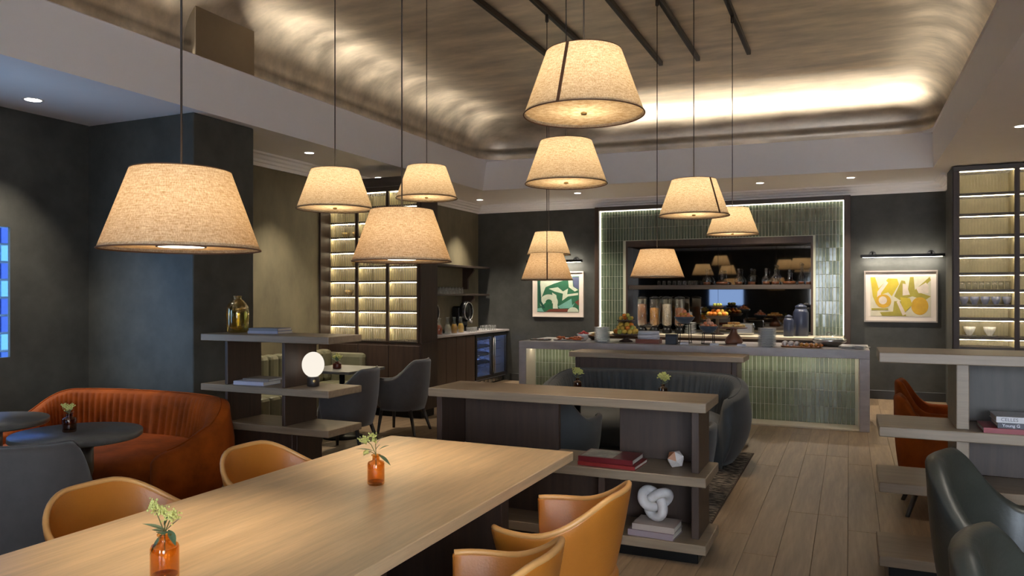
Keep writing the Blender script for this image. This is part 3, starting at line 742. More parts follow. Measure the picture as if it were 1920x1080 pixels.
# contents of the cabinets
m_blue = mat('blue_grey_ceramic', (96, 104, 140), .35)
m_dark = mat('dark_stoneware', (58, 54, 50), .4)
def bowl(name, loc, r, h, m, label, cat='bowl', group=None, th=.006):
    o = MB().lathe([(r * .45, 0), (r * .5, h * .05), (r * .85, h * .55), (r, h), (r - th, h), (r * .82, h * .58), (r * .4, h * .16), (.0001, h * .14)], 24).build(name, m, None, loc)
    return tag(o, label, cat, group)
for i, x in enumerate((1.325, 1.44, 1.555, 1.67, 1.785)):
    bowl('ceramic_bowl', (x, 11.08, 1.41), .055, .10, m_blue, 'blue grey bowl in a row of five behind reeded glass', group='blue grey bowls behind reeded glass')
for i, x in enumerate((1.38, 1.60)):
    t = thing('teacup', 'white cup on a saucer behind reeded glass', 'cup', (x, 11.06, 1.01), 0, 'white cups behind reeded glass')
    MB().lathe([(.03, 0), (.075, .008), (.08, .016), (.03, .008)], 20).build('saucer', m_plate, t)
    MB().lathe([(.028, .012), (.06, .07), (.072, .12), (.066, .12), (.05, .06), (.0001, .03)], 20).build('cup', m_plate, t)
for i in range(8):
    tag(MB().lathe([(.03, 0), (.033, .10), (.03, .10), (.027, .008), (.0001, .006)], 14).build('tumbler', m_clear, None, (1.30 + .07 * i, 11.05, 1.60)), 'clear tumbler in a row behind reeded glass', 'glass', 'tumblers behind reeded glass')
for (x, z) in ((-6.0, zr[3]), (-5.9, zr[5]), (-6.05, zr[7]), (-5.88, zr[7])):
    bowl('small_bowl', (x, 8.17, z), .06, .07, m_brass, 'small golden bowl inside the lit display cabinet', group='golden bowls in the lit cabinet')
for x in (-5.16, -5.06, -4.96):
    tag(MB().lathe([(.035, 0), (.038, .10), (.035, .10), (.03, .006), (.0001, .005)], 14).build('tumbler', m_clear, None, (x, 8.15, zr[5])), 'clear tumbler inside the lit display cabinet', 'glass', 'tumblers in the lit display cabinet')
# ================================================================== WINE FRIDGE COUNTER
t = thing('base_cabinet', 'dark panelled base cabinet next to the wine fridge', 'cabinet', (0, 0, 0))
board(t, 'cabinet_body', -6.19, -5.62, 8.45, 11.03, .08, .885, m_dwood)
board(t, 'plinth', -6.17, -5.66, 8.47, 11.02, 0, .08, m_black)
for i in range(8): board(t, 'door', -5.6195, -5.60, 8.47 + i * .32, 8.47 + i * .32 + .312, .10, .875, m_dwood, .003)
t = thing('countertop', 'pale stone worktop over the wine fridge', 'countertop', (0, 0, 0))
board(t, 'slab', -6.195, -5.57, 8.45, 12.33, .886, .92, m_stone)
m_fblue = emis('fridge_light', (.18, .36, 1.0), 9)
m_dsteel = mat('dark_steel', (74, 72, 70), .3, metal=.8)
m_shelfw = mat('fridge_lining', (150, 156, 166), .5)
t = thing('wine_fridge', 'steel framed double-door wine fridge with blue light', 'fridge', (0, 0, 0))
fb = MB(); fb.box(-6.18, -6.15, 11.045, 12.31, .10, .884).box(-6.15, -5.64, 11.045, 11.065, .10, .884).box(-6.15, -5.64, 12.29, 12.31, .10, .884).box(-6.15, -5.64, 11.065, 12.29, .10, .12).box(-6.15, -5.64, 11.065, 12.29, .865, .884)
fb.build('cabinet_body', m_shelfw, t)
MB().box(-6.12, -5.68, 11.05, 12.3, 0, .098).build('grille', m_black, t)
for k in range(8): MB().box(-5.68, -5.672, 11.08 + k * .15, 11.20 + k * .15, .02, .08).build('vent_slat', m_silver, t)
for k, (a, b) in enumerate(((11.06, 11.70), (11.715, 12.30))):
    d = MB()
    d.box(-5.638, -5.60, a, a + .05, .12, .87).box(-5.638, -5.60, b - .05, b, .12, .87).box(-5.638, -5.60, a + .05, b - .05, .12, .17).box(-5.638, -5.60, a + .05, b - .05, .82, .87)
    dd = d.build('door', m_dsteel, t)
    MB().box(-5.625, -5.618, a + .05, b - .05, .17, .82).build('door_glass', m_clear, dd)
    MB().tube([(-5.575, b - .025 if k == 0 else a + .025, .2), (-5.575, b - .025 if k == 0 else a + .025, .8)], .009, 8).build('handle', m_silver, dd)
    MB().box(-6.14, -6.13, a + .06, b - .06, .80, .83).build('light_bar', m_fblue, t)
    MB().box(-6.14, -6.13, a + .06, b - .06, .45, .47).build('light_bar', m_fblue, t)
    for z in (.30, .44, .58, .72):
        r_ = MB()
        for q in range(5): r_.tube([(-6.1 + .1 * q, a + .06, z), (-6.1 + .1 * q, b - .06, z)], .004, 6)
        tag(r_.build('wire_shelf', m_silver, t), kind='stuff')
        for q in range(4):
            yb_ = a + .12 + q * .13
            if k == 1 and q > 2: continue
            tag(MB().lathe([(.036, 0), (.038, .01), (.038, .2), (.014, .27), (.014, .33), (.0001, .331)], 12).build('wine_bottle', mat('dark_bottle', (60, 76, 92), .12), None, (-6.12, yb_, z + .044)), 'dark bottle lying on a wire shelf in the wine fridge', 'bottle', 'bottles in the wine fridge').rotation_euler = (0, R(90), 0)
# wall shelves with corbels
for z, lb in ((2.03, 'upper dark wall shelf above the wine fridge counter'), (1.55, 'lower dark wall shelf holding rows of tumblers')):
    t = thing('wall_shelf', lb, 'shelf', (0, 0, 0))
    board(t, 'shelf_board', -6.198, -5.95, 8.5, 12.30, z - .035, z, m_dwoodx)
    for y in (11.72,):
        MB().prism([(-6.198, z - .036), (-5.98, z - .036), (-5.98, z - .08), (-6.10, z - .22), (-6.10, z - .40), (-6.198, z - .40)], 'y', y, y + .05).build('bracket', m_dwood, t)
for i in range(12):
    for j in range(2):
        tag(MB().lathe([(.032, 0), (.035, .11), (.032, .11), (.029, .008), (.0001, .006)], 12).build('tumbler', m_clear, None, (-6.13 + j * .08, 10.2 + i * .11, 1.55)), 'clear tumbler on the lower wall shelf', 'glass', 'tumblers on the lower wall shelf')
# coffee machines with round fronts
def coffee_machine(y, label):
    t = thing('coffee_machine', label, 'coffee machine', (-5.99, y, .92), R(90), 'black coffee machines')
    MB().bbox(-.17, .17, -.18, .18, 0, .06, .01).build('drip_base', m_blackp, t)
    MB().bbox(-.15, .15, .02, .18, .06, .42, .03).build('body', m_blackp, t)
    d = MB().lathe([(.0001, -.05), (.16, -.05), (.175, -.03), (.175, .03), (.16, .05), (.0001, .05)], 32); dv_ = d.build('drum', m_blackp, t, (0, -.02, .33)); dv_.rotation_euler = (R(90), 0, 0)
    rg = MB().tube([(.155 * math.cos(a), 0, .155 * math.sin(a)) for a in [2 * pi * i / 32 for i in range(32)]], .008, 6, True).build('chrome_ring', m_silver, t, (0, -.075, .33))
    MB().tube([(0, -.09, .2), (0, -.11, .13)], .014, 8).build('spout', m_silver, t)
    MB().lathe([(.0001, .055), (.018, .05), (.02, 0)], 12).build('knob', m_silver, t, (.10, -.07, .12))
coffee_machine(11.42, 'black coffee machine with round front, near the back wall')
coffee_machine(10.25, 'black coffee machine with round front, near the lit cabinet side')
def carafe(loc, juice, label):
    t = thing('carafe', label, 'carafe', loc, 0, 'juice carafes on the worktop')
    MB().lathe([(.045, 0), (.055, .02), (.055, .10), (.022, .19), (.022, .24), (.03, .26), (.028, .26), (.019, .24), (.019, .19), (.051, .10), (.05, .01), (.0001, .008)], 20).build('glass_body', m_clear, t)
    MB().lathe([(.0001, .0095), (.049, .011), (.0505, .10), (.03, .15), (.0001, .15)], 18).build('juice', mat('juice_%d_%d_%d' % juice, juice, .3), t)
carafe((-5.70, 10.02, .92), (196, 92, 44), 'glass carafe of red grapefruit juice')
carafe((-5.72, 10.32, .92), (206, 196, 170), 'glass carafe of pale lemonade')
carafe((-5.70, 10.50, .92), (222, 158, 34), 'glass carafe of dark orange juice')
carafe((-5.70, 10.72, .92), (236, 184, 60), 'glass carafe of light orange juice')
for k in range(9):
    tag(MB().lathe([(.027, 0), (.033, .085), (.03, .085), (.025, .006), (.0001, .005)], 12).build('tumbler', m_clear, None, (-5.66 - .08 * (k % 3), 11.72 + .085 * (k // 3), .92)), 'clear tumbler on the worktop beside the coffee machine', 'glass', 'tumblers on the worktop')
for k in range(4):
    tag(MB().lathe([(.027, 0), (.033, .085), (.03, .085), (.025, .006), (.0001, .005)], 12).build('tumbler', m_clear, None, (-5.66, 10.9 + .085 * k, .92)), 'clear tumbler on the worktop by the juice carafes', 'glass', 'tumblers by the carafes')
# ================================================================== STONE ISLAND
ISL = thing('buffet_island', 'grey stone waterfall island with a green tiled front', 'counter', (0, 0, 0))
IX0, IX1, IY0, IY1 = -4.05, .205, 9.27, 10.30
board(ISL, 'stone_top', IX0, IX1, IY0, IY1, .815, .914, m_stone, .004)
board(ISL, 'waterfall_side', IX0, IX0 + .10, IY0, IY1, 0, .8149, m_stone, .004)
board(ISL, 'waterfall_side', IX1 - .105, IX1, IY0, IY1, 0, .8149, m_stone, .004)
MB().box(IX0 + .101, IX0 + .108, IY0 + .004, 9.59, .03, .814).build('inner_lining', m_cream, ISL)
MB().box(IX1 - .113, IX1 - .106, IY0 + .004, 9.59, .03, .814).build('inner_lining', m_cream, ISL)
board(ISL, 'base_step', IX0 + .1, IX1 - .105, IY0 + .005, 9.61, 0, .02, m_cream, .003)
MB().box(IX0 + .1, IX1 - .105, 9.61, 9.66, 0, .8148).build('tile_backing', m_grout, ISL)
MB().box(IX0 + .12, IX1 - .12, 9.44, 9.455, .806, .8145).build('led_strip', m_led, ISL)
def tile_mesh(name, w, h, m):
    mb = MB(); a, b, c = w / 2, h / 2, .0025; y = -.005
    v = [(-a, 0, -b), (a, 0, -b), (a, 0, b), (-a, 0, b), (-a, y + .002, -b), (a, y + .002, -b), (a, y + .002, b), (-a, y + .002, b),
         (-a + c, y, -b + c), (a - c, y, -b + c), (a - c, y, b - c), (-a + c, y, b - c)]
    f = [(8, 9, 10, 11)] + [(4 + i, 4 + (i + 1) % 4, 8 + (i + 1) % 4, 8 + i) for i in range(4)] + [(i, (i + 1) % 4, 4 + (i + 1) % 4, 4 + i) for i in range(4)]
    return mb.add(v, f).mesh(name, m), v, f
def lay_tiles(parent, cells, w, h, m, limit, tilt=.7):
    me, v, f = tile_mesh('tile', w, h, m); rst = MB()
    for k, (x, y, z, hz) in enumerate(cells):
        rx_, rz_ = R(random.uniform(-tilt, tilt)), R(random.uniform(-tilt, tilt)); yo = y - random.uniform(0, .002)
        if k < limit:
            o = bpy.data.objects.new('tile', me); col.objects.link(o); o.parent = parent; o.location = (x, yo, z); o.rotation_euler = (rx_, 0, rz_); o.scale[2] = hz / h
        else:
            M_ = Matrix.Translation((x, yo, z)) @ Matrix.Rotation(rz_, 4, 'Z') @ Matrix.Rotation(rx_, 4, 'X')
            rst.add([M_ @ Vector((p[0], p[1], p[2] * hz / h)) for p in v], f)
    if rst.f: tag(rst.build('tile_rest', m, parent), kind='stuff')
pit = .0476; zt_ = [(.02, .213), (.213, .411), (.411, .609), (.609, .807)]
vis, hid = [], []
x = IX0 + .11 + pit / 2
while x < IX1 - .115 - pit / 2:
    for a, b in zt_: (vis if (x < -2.75 or x > -1.42) else hid).append((x, 9.6095, (a + b) / 2, b - a - .004))
    x += pit
lay_tiles(ISL, vis + hid, pit - .0075, .194, m_tile, len(vis))
# ================================================================== TILED BAR WALL
TX0, TX1, TZ1 = -3.867, -.077, 2.945
F1 = struct(MB().bbox(TX0 - .07, TX0, YB - .13, YB - .001, 0, 3.008), 'trim_4', m_dwood)
F2 = struct(MB().bbox(TX1, TX1 + .09, YB - .13, YB - .001, 0, 3.008), 'trim_5', m_dwood)
F3 = struct(MB().bbox(TX0, TX1, YB - .13, YB - .001, TZ1, 3.008), 'trim_6', m_dwoodx)
gb = MB(); gb.box(TX0, NX0, YB - .012, YB - .001, .9, TZ1).box(NX1, TX1, YB - .012, YB - .001, .9, TZ1).box(NX0, NX1, YB - .012, YB - .001, NZ1, TZ1)
gb.build('tile_backing', m_grout, WB)
MB().box(TX0 + .0005, TX0 + .010, YB - .05, YB - .03, .93, TZ1).build('led_strip', m_led2, F1)
MB().box(TX1 - .010, TX1 - .0005, YB - .05, YB - .03, .93, TZ1).build('led_strip', m_led2, F2)
MB().box(TX0 + .01, TX1 - .01, YB - .05, YB - .03, TZ1 - .010, TZ1 - .0005).build('led_strip', m_led2, F3)
cells = []; zb_rows = [TZ1, 2.85, 2.65, 2.44, 2.24, 2.04, 1.84, 1.64, 1.44, 1.24, 1.04, .9]; ncol = 78; pw = (TX1 - TX0 - .02) / ncol
for j in range(len(zb_rows) - 1):
    for i in range(ncol):
        x = TX0 + .01 + pw * (i + .5)
        if j >= 3 and NX0 - pw * .5 < x < NX1 + pw * .5: continue
        cells.append((x, YB - .0125, (zb_rows[j] + zb_rows[j + 1]) / 2, zb_rows[j] - zb_rows[j + 1] - .004))
lay_tiles(WB, cells, pw - .0075, .196, m_tiled, 300)
nl = MB(); nl.box(NX0, NX0 + .03, YB - .02, YB + .34, NZ0, NZ1).box(NX1 - .03, NX1, YB - .02, YB + .34, NZ0, NZ1).box(NX0 + .03, NX1 - .03, YB - .02, YB + .34, NZ1 - .10, NZ1)
nl.build('niche_lining', m_dwood, WB)
t = thing('niche_mirror', 'smoked mirror in two panels lining the bar niche', 'mirror', (0, 0, 0))
for a, b in ((NX0 + .03, -1.97), (-1.966, NX1 - .03)): MB().box(a, b, YB + .33, YB + .345, NZ0 + .001, NZ1 - .10).build('mirror_panel', m_mirror, t)
MB().box(NX0 + .001, NX1 - .001, YB + .346, YB + .36, NZ0 + .001, NZ1 - .001).build('backing_board', m_black, t)
t = thing('niche_shelf', 'dark oak shelf across the mirror niche carrying the decanters', 'shelf', (0, 0, 0))
board(t, 'shelf_board', NX0 + .031, NX1 - .031, YB + .02, YB + .32, 1.63, 1.689, m_dwoodx)
board(t, 'front_lip', NX0 + .031, NX1 - .031, YB + .008, YB + .0195, 1.622, 1.69, m_dwoodx, .002)
t = thing('back_counter', 'dark back counter with pale stone top below the mirror niche', 'counter', (0, 0, 0))
board(t, 'cabinet_body', -3.86, -.09, 11.58, YB - .135, 0, .88, m_dwood)
board(t, 'stone_top', -3.865, -.08, 11.54, YB - .135, .881, .92, m_cream)
# decanters on the niche shelf
def decanter(x, kind, label):
    t = thing('decanter', label, 'decanter', (x, YB + .15, 1.69), 0, 'decanters on the niche shelf')
    P = {'wide': [(.09, 0), (.115, .015), (.11, .03), (.05, .07), (.022, .09), (.022, .17), (.035, .19)],
         'round': [(.04, 0), (.065, .03), (.07, .07), (.055, .12), (.02, .15), (.018, .20), (.028, .215)],
         'square': [(.06, 0), (.062, .01), (.062, .13), (.05, .15), (.018, .165), (.018, .20), (.028, .21)],
         'tall': [(.045, 0), (.05, .02), (.045, .13), (.018, .18), (.016, .27), (.022, .29)],
         'tier': [(.06, 0), (.07, .03), (.06, .06), (.04, .08), (.055, .12), (.045, .16), (.02, .19), (.03, .23), (.012, .27)]}[kind]
    n_ = 4 if kind == 'square' else 20
    MB().lathe(P, n_, smooth=n_ > 4).build('glass_body', m_clear, t)
    zt = P[-1][1]; MB().sphere((0, 0, zt + .028), .026, 10, 7).build('stopper', m_clear, t)
    MB().lathe([(.0001, .004), (P[1][0] * .85, .006), (P[1][0] * .85, .05), (.0001, .05)], n_, smooth=n_ > 4).build('spirit', mat('dark_spirit', (92, 52, 30), .2), t)
for x, kd, lb in ((-2.12, 'round', 'small round glass decanter beside the pendant shade'), (-1.88, 'wide', 'wide flat ship decanter with dark spirit'), (-1.62, 'round', 'round-bellied decanter next to the wide flat one'),
                  (-1.42, 'square', 'square whisky decanter with facets, near the round-bellied one'), (-1.20, 'round', 'low round decanter between the square and the tiered one'), (-1.06, 'tier', 'tiered crystal decanter, tallest of the shelf'),
                  (-.86, 'wide', 'low wide dark decanter beside the tiered one'), (-.685, 'tall', 'slim tall decanter with straight neck'), (-.56, 'square', 'square decanter at the shelf end, nearest the navy canisters')):
    decanter(x, kd, lb)
for i in range(8):
    tag(MB().lathe([(.026, 0), (.032, .075), (.029, .075), (.024, .006), (.0001, .005)], 12).build('tumbler', m_clear, None, (-2.9 + .085 * i, YB + .14, 1.69)), 'clear tumbler on the niche shelf', 'glass', 'tumblers on the niche shelf')
# things on the back counter
for i, (c, nm) in enumerate((((150, 84, 36), 'dark bran'), ((196, 132, 56), 'golden flakes'), ((206, 186, 160), 'pale oats'), ((138, 74, 34), 'brown granola'))):
    t = thing('cereal_dispenser', 'clear cereal dispenser filled with ' + nm, 'dispenser', (-3.05 + .20 * i, 11.95, .92), 0, 'cereal dispensers on the back counter')
    MB().lathe([(.06, 0), (.08, .01), (.08, .05), (.05, .10)], 20).build('stand', m_black, t)
    MB().lathe([(.05, .10), (.078, .14), (.078, .55), (.074, .55), (.074, .14), (.0001, .11)], 20).build('canister', m_clear, t)
    MB().lathe([(.0001, .115), (.072, .142), (.072, .46 - .06 * (i % 2)), (.0001, .47 - .06 * (i % 2))], 18).build('cereal', mat('cereal_%d' % i, c, .9, var=.4, vscale=60), t)
    MB().lathe([(.08, .55), (.08, .57), (.02, .59), (.0001, .59)], 20).build('lid', m_black, t)
def plate_stack(name, loc, r, n_, label, m=None, dz=.013, cat='plate'):
    """each plate of the stack is a plate of its own"""
    me = MB().lathe([(r * .6, 0), (r * .65, .002), (r, .010), (r, .0125), (r * .62, .006), (.0001, .006)], 28).mesh(name, m or m_plate)
    for k in range(n_):
        o = bpy.data.objects.new(name, me); col.objects.link(o); o.location = (loc[0], loc[1], loc[2] + k * dz); tag(o, label, cat, label.split(' in ')[0] + 's ' + 'stacked')
plate_stack('bowl_stack_bowl', (-2.28, 11.95, .92), .09, 8, 'white bowl in the stack beside the cereal dispensers', None, .024, 'bowl')
def canister(x, y, s, label):
    t = thing('canister', label, 'canister', (x, y, .92), 0, 'dark blue canisters')
    MB().lathe([(.075 * s, 0), (.08 * s, .01), (.08 * s, .26 * s), (.06 * s, .30 * s)], 22).build('body', mat('navy_enamel', (40, 46, 66), .35), t)
    MB().lathe([(.06 * s, .301 * s), (.06 * s, .33 * s), (.02 * s, .35 * s), (.0001, .36 * s)], 18).build('lid', mat('navy_enamel', (40, 46, 66), .35), t)
canister(-.82, 11.80, .9, 'navy canister on the back counter, smaller of the pair'); canister(-.66, 11.98, 1.35, 'navy canister on the back counter, taller of the pair')
# ------------------------------------------------------------------ pictures and picture lights
m_fr = mat('grey_picture_frame', (150, 138, 128), .4); m_mount = mat('cream_mount', (226, 212, 198), .8)
def disc(cx_, cy_, r, ry=None): return [(cx_ + r * math.cos(2 * pi * i / 24), cy_ + (ry or r) * math.sin(2 * pi * i / 24)) for i in range(24)]
def picture(x0, x1, z0, z1, label, bgc, shapes, frame_m):
    t = thing('framed_picture', label, 'picture', ((x0 + x1) / 2, YB - .001, (z0 + z1) / 2)); w, h_ = (x1 - x0) / 2, (z1 - z0) / 2; f_ = .02
    fr = MB(); fr.box(-w, w, -.035, 0, -h_, -h_ + f_).box(-w, w, -.035, 0, h_ - f_, h_).box(-w, -w + f_, -.035, 0, -h_ + f_, h_ - f_).box(w - f_, w, -.035, 0, -h_ + f_, h_ - f_)
    fr.build('frame', frame_m, t)
    MB().box(-w + f_, w - f_, -.014, -.002, -h_ + f_, h_ - f_).build('mount', m_mount, t)
    aw, ah = w - f_ - .065, h_ - f_ - .065
    pn = MB().box(-aw, aw, -.0165, -.0142, -ah, ah).build('print', mat('print_' + bgc[0], bgc[1], .7, var=.1, vscale=7), t)
    for k, (c, pts) in enumerate(shapes):
        MB().prism([((p[0] * 2 - 1) * aw, (1 - p[1] * 2) * ah) for p in pts], 'y', -.0166 - .0003 * (k + 1), -.0166).build('painted_shape', mat('paint_%d_%d_%d' % c, c, .7, var=.12, vscale=9), pn)
def arc(cx_, cy_, r, a0, a1, n_=14, w=.1, ry=None):
    ry = ry or r
    o_ = [(cx_ + r * math.cos(R(a0 + (a1 - a0) * i / n_)), cy_ + ry * math.sin(R(a0 + (a1 - a0) * i / n_))) for i in range(n_ + 1)]
    i_ = [(cx_ + (r - w) * math.cos(R(a0 + (a1 - a0) * i / n_)), cy_ + (ry - w) * math.sin(R(a0 + (a1 - a0) * i / n_))) for i in range(n_ + 1)]
    return o_ + i_[::-1]
G1, G2, CR, BR, BL, TQ = (38, 112, 72), (30, 82, 66), (206, 212, 186), (122, 62, 44), (86, 92, 120), (120, 178, 158)
picture(-5.11, -4.167, 1.145, 1.936, 'abstract print of green and cream curved shapes under a picture lamp', ('green', (44, 104, 72)), [
    (CR, [(.08, .05), (.3, .0), (.5, .02), (.62, .12), (.4, .2), (.2, .3), (.1, .6), (.06, .4)]),
    (CR, [(.28, .34), (.5, .30), (.62, .42), (.74, .34), (.72, .5), (.98, .46), (.98, .52), (.74, .56), (.6, .68), (.62, .48), (.42, .42)]),
    (CR, arc(.28, .72, .22, 150, 380, 16, .14)), (G1, arc(.26, .84, .12, 0, 320, 14, .06)), (CR, [(.36, .45), (.46, .52), (.5, .9), (.38, .9), (.38, .62)]),
    (TQ, [(.5, .84), (.82, .62), (.84, .8), (.9, .74), (.84, .88), (.55, .9)]), (BR, [(.3, .92), (.74, .9), (.74, .99), (.2, .99)]), (BR, [(.9, .72), (1, .64), (1, .82)]),
    (BL, [(.84, .02), (1, .02), (1, .36), (.88, .3)]), (CR, [(.74, .02), (.84, .02), (.86, .28), (.98, .38), (.9, .42), (.76, .3)]), (BR, [(.5, .02), (.66, .02), (.62, .1), (.52, .08)]), (CR, [p for p in disc(.86, .99, .13) if p[1] < 1.0]),
    (TQ, [(0, .9), (.1, .88), (.16, .99), (0, .99)]), (G2, [(.02, .1), (.07, .2), (.1, .7), (.2, .88), (.14, .9), (.04, .7)])], m_mount)
YE, OL, PA, OC = (196, 172, 52), (160, 146, 58), (214, 196, 176), (204, 158, 46)
picture(.195, 1.149, 1.133, 1.886, 'abstract print of mustard and pale shapes under a picture lamp', ('mustard', (206, 196, 168)), [
    (YE, [(0, .02), (.08, .02), (.14, .3), (.3, .05), (.45, .06), (.48, .2), (.36, .5), (.3, .4), (.2, .45), (.1, .7), (.04, .5)]), (PA, [(.12, .38), (.26, .1), (.3, .16), (.18, .42), (.16, .72), (.1, .72)]),
    (OL, [(.4, .5), (.52, .1), (.58, .12), (.62, .4), (.66, .02), (.72, .02), (.74, .34), (.98, .02), (1, .1), (.8, .4), (1, .5), (.9, .6), (.7, .5), (.5, .6)]), (PA, [(.54, .18), (.6, .2), (.66, .46), (.54, .48)]),
    (OC, disc(.82, .74, .14, .22)), (PA, [(.76, .3), (.92, .16), (.96, .24), (.96, .42), (.8, .42)]), (OL, [(.4, .62), (.52, .62), (.6, .99), (.2, .99), (.16, .9), (.38, .88)]), (PA, [(.44, .64), (.48, .6), (.6, .94), (.54, .98)]),
    (OC, disc(.22, .62, .13, .17)), (PA, disc(.21, .6, .07, .1)), (OL, [(.02, .8), (.3, .8), (.3, .84), (.02, .85)]), (YE, [(.5, .52), (.66, .55), (.7, .7), (.58, .9), (.52, .7)])], m_fr)
def picture_light(x0, x1, z, label):
    t = thing('picture_light', label, 'picture light', ((x0 + x1) / 2, YB, z), 0, 'black picture lights'); w = (x1 - x0) / 2
    MB().bbox(-w, w, -.16, -.125, -.02, .022, .006).build('bar', m_black, t)
    MB().box(-w + .03, w - .03, -.155, -.13, -.0225, -.0202).build('led_strip', emis('picture_led', (1, .92, .78), 6), t)
    for s in (-.7, .7):
        r_ = MB().lathe([(.055, -.02), (.055, 0), (.0001, 0)], 20).build('rosette', m_black, t, (s * w, -.001, .02)); r_.rotation_euler = (R(-90), 0, 0)
        MB().tube([(s * w, -.005, .02), (s * w, -.08, .06), (s * w, -.14, .02)], .008, 8).build('arm', m_black, t)
    a = light('AREA', 'picture_beam', (0, -.14, -.03), P_PICT, (1, .93, .8), t); a.data.shape = 'RECTANGLE'; a.data.size = 2 * w * .9; a.data.size_y = .02; a.rotation_euler = (R(28), 0, 0)
    a = light('AREA', 'wall_wash', (0, -.10, .03), P_PICT * .35, (1, .93, .8), t); a.data.shape = 'RECTANGLE'; a.data.size = 2 * w * .9; a.data.size_y = .02; a.rotation_euler = (R(150), 0, 0)
picture_light(.145, 1.229, 2.097, 'black picture light above the mustard abstract print')
picture_light(-5.18, -4.15, 2.112, 'black picture light above the green abstract print')
# bright screen on the left wall
def screen(name, label, loc, w, h_, rz, m):
    t = thing(name, label, 'screen', loc, rz)
    MB().bbox(-w / 2, w / 2, -.03, 0, -h_ / 2, h_ / 2, .004).build('casing', m_blackp, t)
    MB().box(-w / 2 + .008, w / 2 - .008, -.0312, -.0301, -h_ / 2 + .008, h_ / 2 - .008).build('display', m, t)
# office building across the street, seen through the left window
t = thing('office_building', 'blue glass office facade with white mullions outside the left window', 'building', (-15.0, 7.0, -6))
MB().box(-.6, -.05, -9, 9, 0, 16).build('wall', mat('pale_facade', (120, 130, 138), .6), t)
fp = [MB().box(-.045, .02, -.28, .28, -.15, .15).mesh('facade_pane', q) for q in (mat('blue_glass_dark', (10, 40, 108), .4), mat('blue_glass_light', (80, 120, 150), .4), mat('blue_glass_mid', (16, 48, 104), .4))]
for i in range(12):
    for j in range(24):
        q = bpy.data.objects.new('facade_pane', fp[random.choice((0, 0, 1, 2))]); col.objects.link(q); q.parent = t; q.location = (0, -2.4 + i * .62, 4.2 + j * .345)
screen('television', 'television on the window wall, seen mirrored in the bar niche', (-4.05 + .0, YF + .0005, 1.48), 1.2, .66, R(180), emis('tv_picture', (.3, .5, 1.0), 1.0))
# ================================================================== SMALL THINGS
def leaf_mb(base, tip, w, droop=.0):
    a, b = Vector(base), Vector(tip); d = b - a; side = d.cross(Vector((0, 0, 1)))
    if side.length < 1e-4: side = Vector((1, 0, 0))
    side.normalize(); up = side.cross(d).normalized(); V = []; n_ = 6
    for i in range(n_ + 1):
        t_ = i / n_; wd_ = w * math.sin(pi * min(.985, max(.04, t_ ** .8))); c = a + d * t_ - Vector((0, 0, droop * t_ * t_))
        V += [c - side * wd_ + up * .18 * wd_, c, c + side * wd_ + up * .18 * wd_]
    f = []
    for i in range(n_):
        for k in range(2): f.append((3 * i + k, 3 * i + k + 1, 3 * i + k + 4, 3 * i + k + 3))
    return MB().add(V, f, True)
def bottle(loc, s, m, label, r=.037, h_=.115, group=None, cat='bottle'):
    t = thing('glass_bottle', label, cat, loc, 0, group)
    nr = .016 / .037 * r
    MB().lathe([(r * .9, 0), (r, .006), (r, h_ * .70), (r * .92, h_ * .76), (nr, h_ * .82), (nr, h_ * .96), (nr * 1.25, h_ * .97), (nr * 1.25, h_), (nr * .8, h_), (nr * .8, h_ * .82), (r * .86, h_ * .74), (r * .93, h_ * .68), (r * .93, .012), (.0001, .010)], 28).build('glass_body', m, t)
    MB().lathe([(.0001, .0105), (r * .91, .0122), (r * .91, h_ * .12), (.0001, h_ * .12)], 20).build('water', m_brown, t)
    return t
def sprig(loc, label, stems, leaves, seed, dens=26, br=.0035, group=None):
    """stems: list of (tip, blossom?)  leaves: list of (base, tip, width); local to the bottle mouth"""
    rnd_ = random.Random(seed); t = thing('flower_sprig', label, 'flowers', loc, 0, group)
    for tip, fl_ in stems:
        tip = Vector(tip); b0 = Vector((0, 0, -.05)); mid = tip * .45 + Vector((rnd_.uniform(-.006, .006), 0, .01))
        st_ = MB().tube([b0, Vector((0, 0, 0)), mid, tip], [.0018, .0018, .0015, .001], 6).build('stem', m_stem, t)
        if fl_:
            bl = MB()
            for k in range(dens):
                u_ = rnd_.uniform(.45, 1.05); c = mid.lerp(tip, u_) + Vector((rnd_.gauss(0, 1), rnd_.gauss(0, 1), rnd_.gauss(0, .8))) * fl_ * .42
                bl.sphere(c, br * 1.3 * rnd_.uniform(.6, 1.2), 6, 4)
                if k % 2 == 0: bl.tube([mid.lerp(tip, u_ * .85), c], .0006, 4)
            tag(bl.build('blossom_cluster', m_blos, st_), kind='stuff')
    for b_, t_, w_ in leaves: leaf_mb(b_, t_, w_ * 1.35, .008).build('leaf', m_green1, t)
    return t
# camera-right and camera-away directions, so that sprigs lean as seen
CRX, CRY = math.cos(YAW), math.sin(YAW)
def L3(r_, u_, a_=0.): return (CRX * r_ - CRY * a_, CRY * r_ + CRX * a_, u_)
bottle((-1.716, 1.50, .75), 1, m_amber, 'amber glass bottle on the oak table near the low front pendant', .037, .125, 'amber bottles on the oak table')
sprig((-1.716, 1.50, .875), 'pale yellow blossoms with grey-green leaves in the front amber bottle', [(L3(-.035, .085), .018), (L3(-.005, .07), .018), (L3(.03, .055, -.01), .018)],
      [(L3(0, .01), L3(-.062, .035), .008), (L3(0, .005), L3(-.045, .012, .02), .011), (L3(-.005, 0), L3(-.032, -.045, -.02), .009), (L3(.005, .008), L3(.05, .055), .009), (L3(.01, .01), L3(.034, -.022, -.01), .009), (L3(0, .0, -.01), L3(.004, .022, -.03), .012), (L3(0, .02), L3(.012, .062), .008)], 1, 70, .0026)
bottle((-1.781, 2.607, .75), 1, m_amber, 'amber glass bottle on the oak table near the grey oak divider', .035, .122, 'amber bottles on the oak table')
